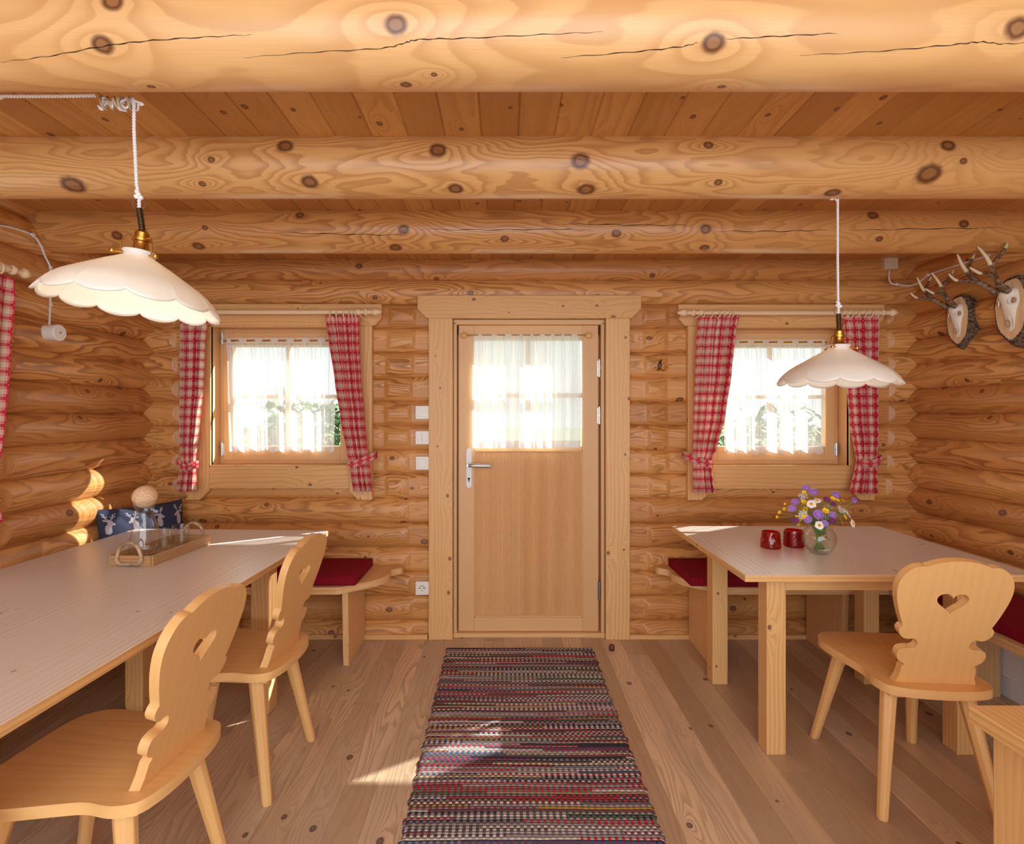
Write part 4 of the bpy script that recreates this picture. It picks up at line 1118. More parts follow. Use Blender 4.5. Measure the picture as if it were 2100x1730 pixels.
# ------------------------------------------------------------ wall fittings
def build_fittings():
    Y = YS-.055
    def plate(name, label, cat, px, py, kind):
        c = W(px, py, 3.327); t = thing(name, label, cat, c, group='white wall plates left of the door' if kind != 'socket' else None)
        boxobj('frame', -.0405, .0405, -.010, .045, -.0405, .0405, M['white'], t, 0, .0025)
        if kind == 'dial':
            boxobj('insert', -.028, .028, -.014, -.010, -.028, .028, M['white'], t, 0, .0015)
            bm = bmesh.new(); lathe(bm, [(0,-.0185),(.013,-.0185),(.014,-.014),(.0001,-.014)], 24, (0,0,0), 'y'); finish(bm, 'dial', M['white'], t, smooth=True)
            bm = bmesh.new(); box(bm, -.017,-.012,-.0146,-.014,.018,.021); finish(bm, 'mark', M['steel'], t)
        elif kind == 'double':
            boxobj('rocker', -.028, -.0006, -.0155, -.010, -.028, .028, M['white'], t, 0, .0015)
            boxobj('rocker', .0006, .028, -.0155, -.010, -.028, .028, M['white'], t, 0, .0015)
        elif kind == 'single':
            boxobj('rocker', -.028, .028, -.0155, -.010, -.028, .028, M['white'], t, 0, .0015)
        else:
            boxobj('insert', -.028, .028, -.013, -.010, -.028, .028, M['white'], t, 0, .0015)
            bm = bmesh.new(); lathe(bm, [(.0215,-.0135),(.020,-.016),(.0225,-.0165),(.0235,-.0135)], 32, (0,0,0), 'y')
            lathe(bm, [(0,-.0132),(.0205,-.0132)], 32, (0,0,0), 'y'); finish(bm, 'socket_cup', M['white'], t, smooth=True)
            bm = bmesh.new()
            for x, z in ((-.0095,.002),(.0095,.002),(0,-.013)): lathe(bm, [(0,-.0139),(.0029,-.0139),(.0029,-.0134)], 12, (x,0,z), 'y')
            for k in range(7):
                a = R(50+k*80/6); box(bm, .0165*math.cos(a)-.0022, .0165*math.cos(a)+.0022, -.0139, -.0134, .0165*math.sin(a)-.0012, .0165*math.sin(a)+.0012)
            box(bm, -.019,-.014,-.0139,-.0134,-.001,.005); box(bm, .014,.019,-.0139,-.0134,-.001,.005)
            finish(bm, 'contact_hole', M['dark'], t)
        return t
    plate('light_switch', 'white wall plate with round dial, topmost of the three left of the door', 'switch', 866, 845.5, 'dial')
    plate('light_switch', 'white double rocker switch, middle of the three left of the door', 'switch', 866, 897, 'double')
    plate('light_switch', 'white single rocker switch, lowest of the three left of the door', 'switch', 866.5, 949, 'single')
    plate('wall_socket', 'white wall socket low on the log wall, left of the door frame', 'socket', 866, 1205, 'socket')
    # coat hook
    c = W(1353, 750, 3.325); t = thing('coat_hook', 'small antique bronze double coat hook between door and right window', 'hook', c)
    bm = bmesh.new(); lathe(bm, [(0,.012),(.011,.011),(.0135,0),(.011,-.009),(0,-.010)], 18, (0,0,.004), 'y')
    lathe(bm, [(0,.01),(.006,.009),(.0075,0),(.0045,-.007),(0,-.008)], 14, (0,0,.024), 'y')
    lathe(bm, [(0,.01),(.010,.009),(.011,0),(.009,-.007),(0,-.008)], 14, (0,0,-.013), 'y')
    finish(bm, 'back_plate', M['bronze'], t, smooth=True)
    bm = bmesh.new()
    tube(bm, catmull([(0,-.004,.012),(0,-.022,.016),(0,-.030,.028)], 4), .0032, 8)
    bmesh.ops.create_icosphere(bm, subdivisions=2, radius=.0058, matrix=Matrix.Translation((0,-.031,.031)))
    finish(bm, 'upper_prong', M['bronze'], t, smooth=True)
    for s in (-1, 1):
        bm = bmesh.new()
        tube(bm, catmull([(0,-.004,-.014),(s*.012,-.016,-.028),(s*.026,-.024,-.026),(s*.034,-.026,-.012)], 5), .0032, 8)
        bmesh.ops.create_icosphere(bm, subdivisions=2, radius=.0052, matrix=Matrix.Translation((s*.034,-.026,-.010)))
        finish(bm, 'lower_prong', M['brass'], t, smooth=True)
def skull(label, loc, rz, sc=1.0):
    t = thing('antler_trophy', label, 'trophy', loc, rz); t.scale = (sc, sc, sc)
    # oval slice of a trunk, cut aslant: local y points out of the wall
    bm = bmesh.new(); n = 64; A, B = .074, .134; rnd = random.Random(2)
    wob = [1+.03*math.sin(3*2*PI*k/n+1)+.02*math.sin(7*2*PI*k/n) for k in range(n)]
    def ring(y, s, jit=0):
        return [bm.verts.new((A*s*w*math.cos(2*PI*k/n), y+0, B*s*w*math.sin(2*PI*k/n)-.004*0)) for k, w in enumerate(wob)]
    rs = [ring(.034, .94)]; 
    c = bm.verts.new((0, .034, 0))
    for k in range(n): bm.faces.new((c, rs[0][k], rs[0][(k+1)%n])).material_index = 0
    o = finish(bm, 'wood_slice', M['slice'], t, grain=2)
    bm = bmesh.new(); rings = []
    for y, s in ((.0345,.935),(.0345,.985),(.030,1.03),(.018,1.07),(.004,1.08),(-.02,1.06)):
        rings.append([bm.verts.new((A*s*w*(1+.018*math.sin(k*5.3+y*300))*math.cos(2*PI*k/n), y, B*s*w*(1+.014*math.sin(k*3.1+y*200))*math.sin(2*PI*k/n)-(.03-y)*.35)) for k, w in enumerate(wob)])
    for a, b in zip(rings, rings[1:]):
        for k in range(n): bm.faces.new((a[k], b[k], b[(k+1)%n], a[(k+1)%n]))
    finish(bm, 'bark_rim', M['bark'], t, smooth=True, angle=0)
    # skull: half-widths and depth down the face
    prof = [(.088,.010,.040),(.082,.028,.060),(.070,.036,.074),(.052,.037,.076),(.036,.041,.070),(.020,.038,.064),(.004,.030,.058),(-.014,.025,.052),(-.034,.0225,.046),(-.054,.020,.042),(-.072,.019,.040),(-.086,.016,.038),(-.094,.009,.034)]
    bm = bmesh.new(); n = 28; rings = []
    for z, hw, dp in prof:
        r_ = []
        for k in range(n):
            a = PI*k/(n-1)
            x = hw*math.cos(a); y = .030+(dp-.030)*abs(math.sin(a))**.62
            for s in (-1, 1):                                  # eye sockets
                q = ((x-s*.031)/.014)**2+((z-.030)/.016)**2+((y-.056)/.03)**2
                y -= .016*math.exp(-q*1.2)
                q = ((x-s*.008)/.006)**2+((z+.060)/.022)**2
                y -= .006*math.exp(-q)
            r_.append(bm.verts.new((x, y, z)))
        rings.append(r_)
    for a, b in zip(rings, rings[1:]):
        for k in range(n-1): bm.faces.new((a[k], a[k+1], b[k+1], b[k])).smooth = True
    finish(bm, 'skull', M['bone'], t, sub=2)
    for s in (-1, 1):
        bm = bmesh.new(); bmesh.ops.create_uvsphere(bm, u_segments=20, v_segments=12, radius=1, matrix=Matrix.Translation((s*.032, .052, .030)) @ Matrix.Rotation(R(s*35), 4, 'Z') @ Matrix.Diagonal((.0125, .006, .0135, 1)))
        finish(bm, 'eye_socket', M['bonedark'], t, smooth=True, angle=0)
        bm = bmesh.new(); torus(bm, (s*.033, .0555, .030), (s*.6, .8, 0), .0145, .0028, 24, 8); finish(bm, 'brow_ring', M['bone'], t, smooth=True)
    bm = bmesh.new()
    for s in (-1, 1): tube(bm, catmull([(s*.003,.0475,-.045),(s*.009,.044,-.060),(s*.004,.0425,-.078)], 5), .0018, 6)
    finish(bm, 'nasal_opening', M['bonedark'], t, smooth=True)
    # antlers
    for s in (-1, 1):
        bm = bmesh.new()
        beam = catmull([(s*.022,.062,.068),(s*.026,.100,.092),(s*.042,.140,.128),(s*.056,.165,.165),(s*.058,.190,.205),(s*.050,.215,.245)], 8)
        rad = lambda q: .0105*(1-q)**.55+.0022+.0009*math.sin(q*60)
        hd = lambda P: P[:int(len(P)*.62)+1]
        tube(bm, hd(beam), lambda q: rad(q*.62), 12)
        lathe(bm, [(.010,-.006),(.0155,-.003),(.0165,.002),(.0125,.007)], 16, (s*.023, .078, .078), 'y')
        front = catmull([(s*.038,.130,.120),(s*.050,.170,.130),(s*.058,.215,.135),(s*.052,.250,.160)], 6)
        tube(bm, hd(front), lambda q: .0078*(1-q*.62)**.6+.0018, 10)
        back = catmull([(s*.056,.165,.165),(s*.070,.150,.195),(s*.078,.125,.235),(s*.074,.118,.255)], 6)
        tube(bm, hd(back), lambda q: .0070*(1-q*.62)**.6+.0018, 10)
        an = finish(bm, 'antler', M['antler'], t, smooth=True, angle=0)
        bm = bmesh.new()
        for pth, r0 in ((beam, .0105), (front, .0078), (back, .0070)):
            m = pth[int(len(pth)*.62):]
            tube(bm, m, lambda q, r0=r0: r0*(1-(.62+.38*q))**.57+.0019, 12)
        finish(bm, 'pale_tip', M['antlertip'], an, smooth=True, angle=0)
    return t
def build_trophies():
    skull('smaller pale roe deer skull with antlers on a bark edged oval slice, nearer the corner', (XR-.04, 2.95, 1.885), R(90), 1.0)
    skull('larger roe deer skull with antlers on a bark edged slice, at the right photo edge', (XR-.04, 2.635, 1.885), R(90), 1.16)

# ------------------------------------------------------------ small things
def open_vessel(name, prof_out, prof_in, mat, parent, n=40, dent=None):
    bm = bmesh.new(); lathe(bm, prof_out+prof_in, n)
    if dent:
        for v in bm.verts: v.co = dent(v.co)
    return finish(bm, name, mat, parent, smooth=True, angle=50)
def build_smalls():
    ZT = .75
    # tray
    a0 = W(224.5, 1159, 2.25); cx, cy = -1.524, 2.438
    rz = -math.atan2(.022+.006, .38)
    t = thing('serving_tray', 'brown wooden serving tray with bent loop handles on the long table', 'tray', (cx, cy, ZT), rz)
    hw, hl, h = .092, .195, .043
    boxobj('base', -hw, hw, -hl, hl, 0, .009, M['tray'], t, 1, .001)
    for s in (-1, 1):
        boxobj('side_board', s*hw-.0045, s*hw+.0045, -hl, hl, 0, h, M['tray'], t, 1, .0015)
        boxobj('end_board', -hw+.0045, hw-.0045, s*hl-.0045, s*hl+.0045, .002, h, M['tray'], t, 0, .0015)
        bm = bmesh.new(); y = s*(hl+.010)
        P = catmull([(-.036, y, .010), (-.052, y, .022), (-.050, y, .05), (-.034, y, .082), (0, y, .098), (.034, y, .082), (.050, y, .05), (.052, y, .022), (.036, y, .010)], 5)
        tube(bm, P+[Vector((0, y, .010)), P[0]], .0068, 12, cap=False)
        for sx in (-1, 1): tube(bm, [(sx*.051, y+s*.006, .026), (sx*.051, y+s*.010, .026)], .004, 8)
        finish(bm, 'loop_handle', M['horn'], t, smooth=True)
    zt = ZT+.0095
    # carafe
    t = thing('carafe', 'clear glass carafe with a large cork ball stopper standing on the tray', 'carafe', (-1.566, 2.372, zt))
    out = [(0,0),(.050,0),(.058,.004),(.062,.014),(.0615,.04),(.057,.085),(.050,.125),(.040,.160),(.034,.180),(.033,.192),(.036,.208),(.044,.228),(.050,.243)]
    inn = [(.047,.243),(.041,.228),(.033,.207),(.030,.192),(.031,.180),(.037,.159),(.047,.124),(.054,.084),(.0585,.04),(.059,.016),(.052,.008),(0,.007)]
    open_vessel('body', out, inn, M['glass'], t)
    bm = bmesh.new(); bmesh.ops.create_uvsphere(bm, u_segments=32, v_segments=20, radius=.0485, matrix=Matrix.Translation((0,0,.256)))
    finish(bm, 'cork_ball', M['cork'], t, smooth=True, angle=0)
    def tumbler(label, x, y):
        t = thing('drinking_glass', label, 'glass', (x, y, zt), group='tumblers on the tray')
        open_vessel('bowl', [(0,0),(.029,0),(.032,.004),(.0345,.05),(.037,.092)], [(.0352,.092),(.0325,.05),(.030,.010),(0,.009)], M['glass'], t)
    tumbler('clear glass tumbler on the tray, nearer to the carafe', -1.553, 2.482)
    tumbler('clear glass tumbler on the tray, farther from the carafe', -1.528, 2.575)
    # candle holders
    t = thing('candle_holder', 'ruby red glass candle holder with star cuts, left one of two', 'candle holder', (1.252, 2.55, ZT))
    def star(co):
        r = math.hypot(co.x, co.y); a = math.atan2(co.y, co.x)
        if r > .037: co = co.copy(); f = 1+.018*math.cos(a*10)*math.sin(co.z*110); co.x *= f; co.y *= f
        return co
    o1 = [(0,0),(.042,0),(.0455,.003),(.0455,.008)]+[(.0455-.0062*q/14, .008+.064*q/14) for q in range(1, 15)]+[(.0385,.076)]
    i1 = [(.0345,.076),(.0350,.070),(.0385,.018),(.034,.012),(0,.011)]
    open_vessel('cup', o1, i1, M['redglass'], t, 60, star)
    bm = bmesh.new()
    for k in range(10):
        for j in range(3):
            a = 2*PI*(k+.5*(j%2))/10; z = .018+j*.020; r_ = .0452-.0062*z/.07
            mx = Matrix.Rotation(a, 4, 'Z') @ Matrix.Translation((r_, 0, z))
            tri = [(0.0008, .006*math.cos(b), .008*math.sin(b)) for b in (PI/2, PI, 1.5*PI, 0)]
            vs = [bm.verts.new(mx @ Vector(p)) for p in tri]; tip = bm.verts.new(mx @ Vector((.003, 0, 0)))
            for q in range(4): bm.faces.new((vs[q], vs[(q+1)%4], tip))
    finish(bm, 'cut_star', M['redglass'], t)
    t = thing('candle_holder', 'ruby red studded glass candle holder, beside the flower vase', 'candle holder', (1.374, 2.575, ZT))
    open_vessel('cup', [(0,0),(.042,0),(.0445,.003)]+[(.0445-.003*q/8, .003+.07*q/8) for q in range(1, 9)]+[(.0405,.0775)], [(.037,.0775),(.0375,.07),(.039,.014),(0,.011)], M['redglass'], t, 48)
    bm = bmesh.new()
    for j in range(6):
        for k in range(20):
            a = 2*PI*(k+.5*(j%2))/20; z = .009+j*.0108; r_ = .0442-.003*z/.07
            bmesh.ops.create_icosphere(bm, subdivisions=1, radius=.0052, matrix=Matrix.Rotation(a, 4, 'Z') @ Matrix.Translation((r_, 0, z)) @ Matrix.Diagonal((.7, 1, 1, 1)))
    finish(bm, 'stud', M['redglass'], t, smooth=True)
    # tea lights keep the cups from reading empty
    # vase
    vx, vy = 1.420, 2.447
    t = thing('flower_vase', 'round clear glass vase of water holding the wildflowers', 'vase', (vx, vy, ZT))
    out = [(0,0),(.036,0),(.040,.003),(.0395,.008),(.050,.016),(.063,.034),(.070,.058),(.0695,.078),(.062,.098),(.053,.110),(.0505,.117),(.055,.124)]
    inn = [(.052,.124),(.0475,.117),(.050,.109),(.059,.097),(.0665,.078),(.067,.058),(.060,.035),(.047,.018),(.034,.011),(0,.010)]
    open_vessel('bowl', out, inn, M['glass'], t)
    bm = bmesh.new(); lathe(bm, [(0,.0112),(.033,.0122),(.046,.019),(.0588,.036),(.0655,.058),(.065,.072),(0,.072)], 40)
    finish(bm, 'water', M['water'], t, smooth=True, angle=40)
    # flowers
    rnd = random.Random(12); vc = Vector((vx, vy, ZT))
    def stem_pts(head, k):
        a = rnd.uniform(0, 2*PI); rr = rnd.uniform(.006, .030)
        dirx = (head-vc); ang = math.atan2(dirx.y, dirx.x)
        neck = vc+Vector((math.cos(ang)*.034*rnd.uniform(.3,1), math.sin(ang)*.034*rnd.uniform(.3,1), .122))
        foot = vc+Vector((-math.cos(ang)*.024*rnd.uniform(.1,1)+.008*math.cos(a), -math.sin(ang)*.022*rnd.uniform(.1,1)+.008*math.sin(a), .016))
        mid = neck.lerp(head, .55)+Vector((0, 0, .012))
        return catmull([foot, neck, mid, head], 6)
    def hp(x, y, dy): 
        px, py = 1540+x/8.077, 980+y/8.077
        return W(px, py, vy+dy)
    def orient(d): return Vector((0,0,1)).rotation_difference(d.normalized()).to_matrix().to_4x4()
    def flower(name, label, cat, group, head, fill, bl=.0016):
        t = thing(name, label, cat, head, group=group)
        bm = bmesh.new(); tube(bm, [p-head for p in stem_pts(head, 0)], bl*.9, 6); finish(bm, 'stem', M['stem'], t, smooth=True, angle=0)
        out = (head-(vc+Vector((0,0,.12)))); out = (out.normalized()+Vector((0,-.55,.15))).normalized()
        fill(t, orient(out)); return t
    def scab(r_, mat):
        def f(t, mx):
            bm = bmesh.new()
            for k in range(70):
                q = (k+.5)/70; ph = math.acos(1-1.25*q); th = k*2.39996
                d = Vector((math.sin(ph)*math.cos(th), math.sin(ph)*math.sin(th), math.cos(ph)*.62))
                p = d*r_; s = frame_of(d)[0]; u = d.cross(s); w = r_*.24
                pts = [p-s*w*.4, p+d*w*.9-s*w+u*w*.3, p+d*w*1.3, p+d*w*.9+s*w-u*w*.3, p+s*w*.4]
                bm.faces.new([bm.verts.new(mx @ c) for c in pts])
            bmesh.ops.create_icosphere(bm, subdivisions=2, radius=r_*.8, matrix=mx @ Matrix.Diagonal((1,1,.6,1)))
            finish(bm, 'petals', M[mat], t)
        return f
    def daisy(r_):
        def f(t, mx):
            bm = bmesh.new(); n = 19
            for k in range(n):
                a = 2*PI*k/n+rnd.uniform(-.05,.05); rm = Matrix.Rotation(a, 4, 'Z'); L = r_*rnd.uniform(.88,1.04); w = r_*.15; dz = rnd.uniform(-.1,.1)*r_
                pts = [(r_*.2,-w*.4,0),(L*.6,-w,.08*r_),(L*.93,-w*.7,dz),(L,0,dz),(L*.93,w*.7,dz),(L*.6,w,.08*r_),(r_*.2,w*.4,0)]
                bm.faces.new([bm.verts.new(mx @ rm @ Vector(c)) for c in pts])
            finish(bm, 'petals', M['petal'], t)
            bm = bmesh.new(); lathe(bm, [(r_*.32,-.001),(r_*.33,.0015),(r_*.26,.004),(r_*.12,.0055),(0,.0058)], 16)
            for v in bm.verts: v.co = mx @ v.co
            finish(bm, 'eye', M['daisyeye'], t, smooth=True)
        return f
    def butter(r_, mat='yellow'):
        def f(t, mx):
            bm = bmesh.new()
            for k in range(5):
                rm = Matrix.Rotation(2*PI*k/5+.2, 4, 'Z'); w = r_*.62
                pts = [(r_*.08,0,0),(r_*.5,-w*.8,r_*.22),(r_*.9,-w*.7,r_*.38),(r_*1.05,0,r_*.42),(r_*.9,w*.7,r_*.38),(r_*.5,w*.8,r_*.22)]
                bm.faces.new([bm.verts.new(mx @ rm @ Vector(c)) for c in pts])
            finish(bm, 'petals', M[mat], t)
            bm = bmesh.new(); bmesh.ops.create_icosphere(bm, subdivisions=1, radius=r_*.26, matrix=mx @ Matrix.Translation((0,0,r_*.15)))
            finish(bm, 'eye', M['daisyeye'], t)
        return f
    def umbel(t, mx):
        bm = bmesh.new()
        for k in range(22):
            a = k*2.4; q = .020*math.sqrt(k/22); c = Vector((q*math.cos(a), q*math.sin(a), .004*rnd.random()))
            for j in range(4):
                b = j*PI/2+k; rm = Matrix.Translation(c) @ Matrix.Rotation(b, 4, 'Z')
                bm.faces.new([bm.verts.new(mx @ rm @ Vector(p)) for p in ((0,0,0),(.003,-.0016,.001),(.0045,0,.0015),(.003,.0016,.001))])
        finish(bm, 'petals', M['petal'], t)
        bm = bmesh.new()
        for k in range(0, 22, 2):
            a = k*2.4; q = .020*math.sqrt(k/22); tube(bm, [mx @ Vector((0,0,-.02)), mx @ Vector((q*math.cos(a), q*math.sin(a), 0))], .0006, 4)
        finish(bm, 'stalk', M['stem'], t)
    pur = [((910,160),'topmost lilac scabious bloom, at the upper left of the bouquet',.0125,'purple'),((1040,230),'large round lilac bloom at the top of the bouquet beside the topmost one',.0150,'purple'),((1410,280),'lilac bloom at the upper right of the bouquet, above the buttercups',.0150,'purple'),((1715,380),'lilac bloom on a long stem at the far right of the bouquet',.0135,'purple'),((735,390),'pinkish lilac bloom at the left of the bouquet, upper of the two there',.0125,'purple'),((680,500),'lilac bloom at the left of the bouquet, lower of the two there',.0125,'purple'),((1115,600),'largest lilac bloom in the middle of the bouquet',.0170,'purple'),((940,680),'violet bloom low left of the bouquet, above the vase rim',.0135,'purple'),((1350,610),'violet bloom right of the bouquet middle, above a dark clover head',.0125,'purple'),((1225,750),'pale pink bloom beside the lowest daisy',.0115,'purple'),
           ((740,700),'dark mauve clover head low at the left of the bouquet',.0120,'mauve'),((1350,705),'dark mauve clover head low at the right of the bouquet',.0130,'mauve'),((1255,355),'dark mauve clover head near the top, between buttercups',.0115,'mauve'),((1360,430),'small dark mauve clover head right of the middle',.0100,'mauve')]
    for (x, y), lab, r_, mt in pur:
        flower('scabious' if mt == 'purple' else 'clover', lab, 'flower', 'purple blooms in the vase', hp(x, y, -.03-(y-100)/700*.05+rnd.uniform(-.015,.015)), scab(r_, mt))
    for (x, y), lab, r_ in [((1000,430),'largest white daisy, upper middle of the bouquet facing the viewer',.021),((1135,780),'white daisy hanging over the front rim of the vase',.020),((1690,750),'white daisy leaning out at the lower right of the bouquet',.020),((1100,370),'white daisy turned away behind the largest one',.017)]:
        flower('daisy', lab, 'flower', 'daisies in the vase', hp(x, y, -.075 if y > 420 else -.03), daisy(r_))
    for x, y in ((1260,640),(1550,545),(860,310),(1480,530),(860,610),(1600,600),(1280,480),(1130,690)):
        flower('cow_parsley', 'tiny white umbel of blossoms among the other wildflowers in the vase', 'flower', 'small white umbels in the vase', hp(x, y, rnd.uniform(-.06,.03)), umbel)
    for x, y, r_ in ((880,240,.009),(875,405,.012),(900,520,.012),(1230,550,.015),(1200,580,.011),(1350,345,.012),(1430,370,.009),(1515,380,.010),(480,570,.008),(440,645,.007),(560,515,.008),(640,530,.007),(850,650,.010),(790,760,.009),(1545,650,.013),(1500,745,.012),(1475,690,.010),(760,640,.007),(1185,360,.007),(880,640,.009),(810,690,.008),(1640,565,.006),(1385,510,.006),(565,430,.005),(1290,345,.009)):
        flower('buttercup', 'small yellow buttercup bloom among the wildflowers in the vase', 'flower', 'yellow buttercups in the vase', hp(x, y, rnd.uniform(-.075,.0)), butter(r_), .0011)
    t = thing('leafy_sprig', 'green leafy sprigs between the wildflowers in the vase', 'greenery', vc+Vector((0,0,.12)))
    b0 = Vector(t.location)
    bm = bmesh.new(); bl = bmesh.new()
    spots = [(780,340),(640,690),(660,750),(730,770),(790,610),(850,700),(1280,980),(770,520),(1130,460),(1030,640),(1300,400),(1450,600),(960,900),(1240,860),(1000,560),(1150,420),(1400,760),(1020,820),(930,980),(800,440)]
    for x, y in spots:
        hd = hp(x, y, rnd.uniform(-.05, .03)) if y < 800 else vc+Vector((rnd.uniform(-.04,.04), rnd.uniform(-.04,.0), .13-(y-800)/3000))
        tube(bm, [p-b0 for p in stem_pts(hd, 0)], .0010, 5)
        for j in range(3):
            d = Vector((rnd.uniform(-1,1), rnd.uniform(-1,.2), rnd.uniform(-.3,.8))).normalized(); s = frame_of(d)[0]; p = hd-b0; L = rnd.uniform(.012,.022)
            pts = [p, p+d*L*.35+s*L*.26, p+d*L*.7+s*L*.2, p+d*L, p+d*L*.7-s*L*.2, p+d*L*.35-s*L*.26]
            bl.faces.new([bl.verts.new(c) for c in pts])
    finish(bm, 'stem', M['stem'], t, smooth=True, angle=0); finish(bl, 'leaf', M['leaf'], t)
    # navy cushion with deer heads
    W2, H2 = .225, .205; nx, ny = 150, 136
    t = thing('navy_pillow', 'navy cushion printed with pale deer heads, standing in the left corner of the bench', 'pillow', (-1.998, 3.045, .452+.010), R(-28+65))
    t.rotation_euler = (R(-10), 0, R(57))
    stags = []
    rr = random.Random(4)
    for j in range(3):
        for i in range(4):
            stags.append((-.185+i*.125+(.06 if j % 2 else 0), .065+j*.135, rr.choice((-1, 1)), rr.uniform(-.15,.15)))
    def seg(p, a, b, w):
        ax, az = a; bx, bz = b; dx, dz = bx-ax, bz-az; t_ = max(0, min(1, ((p[0]-ax)*dx+(p[1]-az)*dz)/(dx*dx+dz*dz)))
        return math.hypot(p[0]-ax-dx*t_, p[1]-az-dz*t_) < w
    lines = [((0,-.052),(0,-.028),.015),((0,-.028),(.010,-.002),.0115),((.010,-.002),(.026,-.012),.0062),((.002,.004),(-.018,.010),.0045)]
    for s in (-1, 1):
        lines += [((.004,.006),(s*.016+.004,.022),.0022),((s*.016+.004,.022),(s*.020+.004,.046),.0022),((s*.017+.004,.026),(s*.028+.004,.034),.0018),((s*.019+.004,.036),(s*.031+.004,.048),.0018),((s*.016+.004,.022),(s*.006+.004,.032),.0018)]
    def isdeer(x, z):
        for sx, sz, m, ro in stags:
            dx, dz = x-sx, z-sz
            if abs(dx) > .04 or abs(dz) > .07: continue
            q = (m*(dx*math.cos(ro)+dz*math.sin(ro)), -dx*math.sin(ro)*1+dz*math.cos(ro))
            if any(seg(q, a, b, w) for a, b, w in lines): return True
        return False
    bm = bmesh.new(); g = {}
    for side in (-1, 1):
        for j in range(ny+1):
            for i in range(nx+1):
                u, v = 2*i/nx-1, 2*j/ny-1
                edge = i in (0, nx) or j in (0, ny)
                if edge and side == 1: g[side, j, i] = g[-1, j, i]; continue
                th = .068*((1-u*u)*(1-v*v))**.42
                th += .004*math.sin(u*9+v*3)*(1-u*u)*(1-v*v)
                x = W2*u*(1-.07*(1-v*v)*abs(u)); z = H2+H2*v*(1-.07*(1-u*u)*abs(v))
                g[side, j, i] = bm.verts.new((x, side*th, z))
    for side in (-1, 1):
        for j in range(ny):
            for i in range(nx):
                q = [g[side, j, i], g[side, j, i+1], g[side, j+1, i+1], g[side, j+1, i]]
                if side == 1: q = q[::-1]
                f = bm.faces.new(q); f.smooth = True
                if isdeer(W2*(2*(i+.5)/nx-1), H2+H2*(2*(j+.5)/ny-1)): f.material_index = 1
    finish(bm, 'cover', None, t, mats=[M['navy'], M['navyprint']])

# ------------------------------------------------------------ outside
def blob_tree(name, label, cat, loc, h, r_, seed, conifer=False):
    t = thing(name, label, cat, loc, group='greenery outside the windows'); rnd = random.Random(seed)
    bm = bmesh.new(); tube(bm, [(0,0,-.05),(0,0,h*(.95 if conifer else .6))], lambda q: .10*(1-q)+.02, 10); finish(bm, 'trunk', M['trunk'], t, smooth=True)
    bm = bmesh.new(); N = 1500 if conifer else 2600
    for k in range(N):
        if conifer:
            q = rnd.random()**.7; z = h*(1-q*.92); rr = r_*q*(.75+.25*math.sin(z*14)); a = rnd.uniform(0, 2*PI); p = Vector((rr*rnd.uniform(.4,1)*math.cos(a), rr*rnd.uniform(.4,1)*math.sin(a), z)); L = .20
        else:
            d = Vector((rnd.gauss(0,1), rnd.gauss(0,1), rnd.gauss(0,1))).normalized(); p = Vector((0,0,h*.52))+Vector((d.x*r_, d.y*r_, d.z*h*.5))*rnd.uniform(.6,1)*(1+.2*math.sin(d.x*7+d.z*5)); L = .13
        a = Vector((rnd.uniform(-1,1), rnd.uniform(-1,1), rnd.uniform(-.6,.6))).normalized(); b = frame_of(a)[0]
        bm.faces.new([bm.verts.new(p+c) for c in (a*L, b*L*.4, -a*L*.6, -b*L*.4)])
    finish(bm, 'foliage', M['foliage'], t)
def build_outside():
    bm = bmesh.new(); bm.faces.new([bm.verts.new(c) for c in ((-40,3.6,-.25),(40,3.6,-.25),(40,60,-.25),(-40,60,-.25))])
    tag(finish(bm, 'meadow', M['grass']), kind='structure')
    blob_tree('garden_shrub', 'leafy green shrub outside the left window', 'shrub', (-2.9, 8.6, -.25), 1.9, 1.2, 1)
    blob_tree('garden_shrub', 'round green shrub outside the left window, right half', 'shrub', (-6.4, 9.6, -.25), 2.1, 1.4, 2)
    blob_tree('garden_shrub', 'low green shrub outside the right window', 'shrub', (4.2, 9.6, -.25), 1.7, 1.6, 3)
    blob_tree('conifer_tree', 'dark conifer outside, seen through the left window', 'tree', (-3.6, 13.5, -.25), 4.0, 1.1, 4, True)

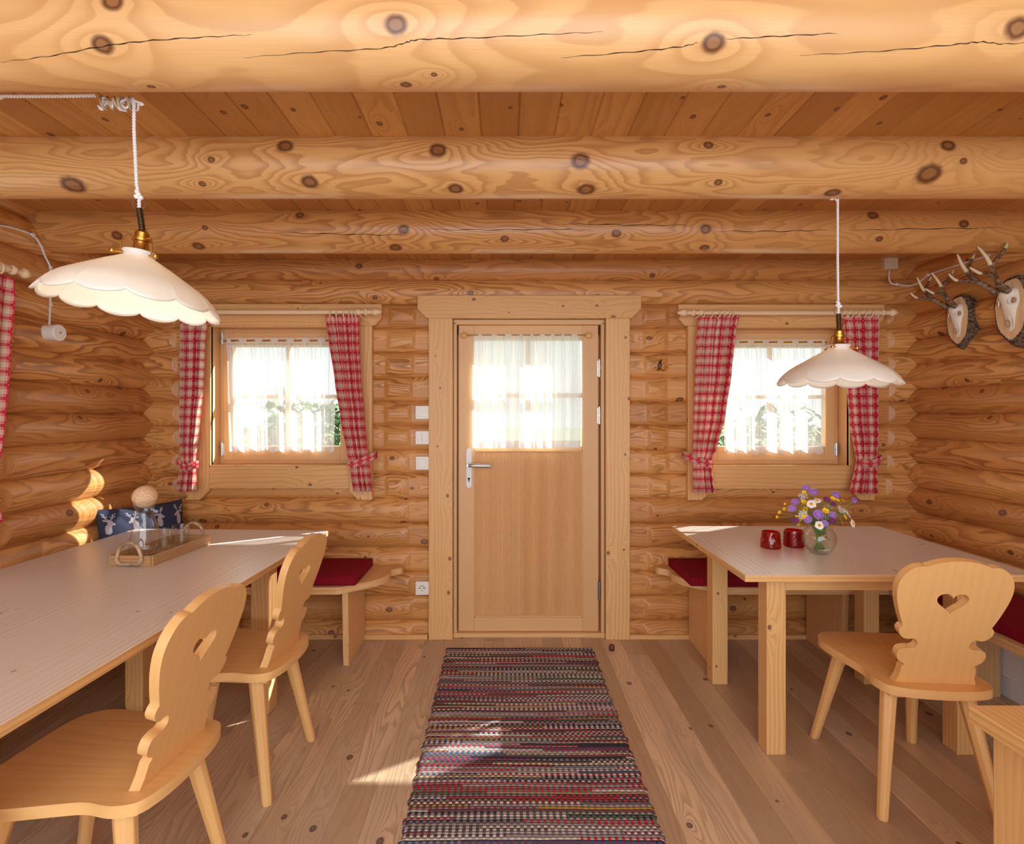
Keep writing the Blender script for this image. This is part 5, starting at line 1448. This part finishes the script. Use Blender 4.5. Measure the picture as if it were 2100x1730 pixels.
def build_light_camera():
    w = bpy.data.worlds.new('World'); SC.world = w; w.use_nodes = True; nt = w.node_tree; nt.nodes.clear()
    o = nt.nodes.new('ShaderNodeOutputWorld'); b = nt.nodes.new('ShaderNodeBackground')
    b.inputs[0].default_value = (.86, .93, 1, 1); b.inputs[1].default_value = 2.0
    nt.links.new(b.outputs[0], o.inputs[0])
    l = bpy.data.lights.new('sun', 'SUN'); l.energy = 34; l.angle = R(.6); l.color = (1, .97, .92)
    s = bpy.data.objects.new('sun', l); COL.objects.link(s)
    s.rotation_euler = Vector((-.79, -.49, -.61)).to_track_quat('-Z', 'Y').to_euler()
    def area(name, loc, tgt, sx, sy, e, col):
        a = bpy.data.lights.new(name, 'AREA'); a.shape = 'RECTANGLE'; a.size = sx; a.size_y = sy; a.energy = e; a.color = col
        ob = bpy.data.objects.new(name, a); COL.objects.link(ob); ob.location = loc
        ob.rotation_euler = (Vector(tgt)-Vector(loc)).to_track_quat('-Z', 'Y').to_euler(); return ob
    # added fill light behind the camera, at the open end of the room
    area('front_fill_behind', (.1, -1.5, 1.2), (.1, 3, 1.1), 3.8, 1.7, 54, (.82, .92, 1))
    # added overhead fill behind the camera, to brighten floor and tabletops
    area('overhead_fill_behind', (.2, -.55, 2.2), (.2, .25, 0), 2.2, 1.0, 27, (.94, .97, 1))
    for nm, loc, e in (('lamp_light_left', (-.952, 1.40, 1.69), 1.6), ('lamp_light_right', (1.213, 1.975, 1.54), 1.2)):
        p = bpy.data.lights.new(nm, 'POINT'); p.energy = e; p.shadow_soft_size = .03; p.color = (1, .88, .72)
        ob = bpy.data.objects.new(nm, p); COL.objects.link(ob); ob.location = loc
    cam = bpy.data.cameras.new('camera'); co = bpy.data.objects.new('camera', cam); COL.objects.link(co)
    co.location = (0, 0, CZ); co.rotation_euler = (R(90), 0, 0)
    cam.sensor_fit = 'HORIZONTAL'; cam.sensor_width = 36; cam.lens = 36*F/2100
    cam.shift_x = (1050-CX)/2100; cam.shift_y = (CY-865)/2100
    cam.clip_start = .02
    SC.camera = co
    SC.view_settings.view_transform = 'Standard'; SC.view_settings.look = 'None'
    SC.view_settings.gamma = 1; SC.view_settings.exposure = -0.07; SC.view_settings.use_curve_mapping = False
    SC.cycles.max_bounces = 10; SC.cycles.transparent_max_bounces = 24; SC.cycles.diffuse_bounces = 6

build_materials(); build_shell(); build_beams(); build_openings(); build_curtains(); build_furniture()
build_lamps(); build_fittings(); build_trophies(); build_smalls(); build_outside(); build_light_camera()
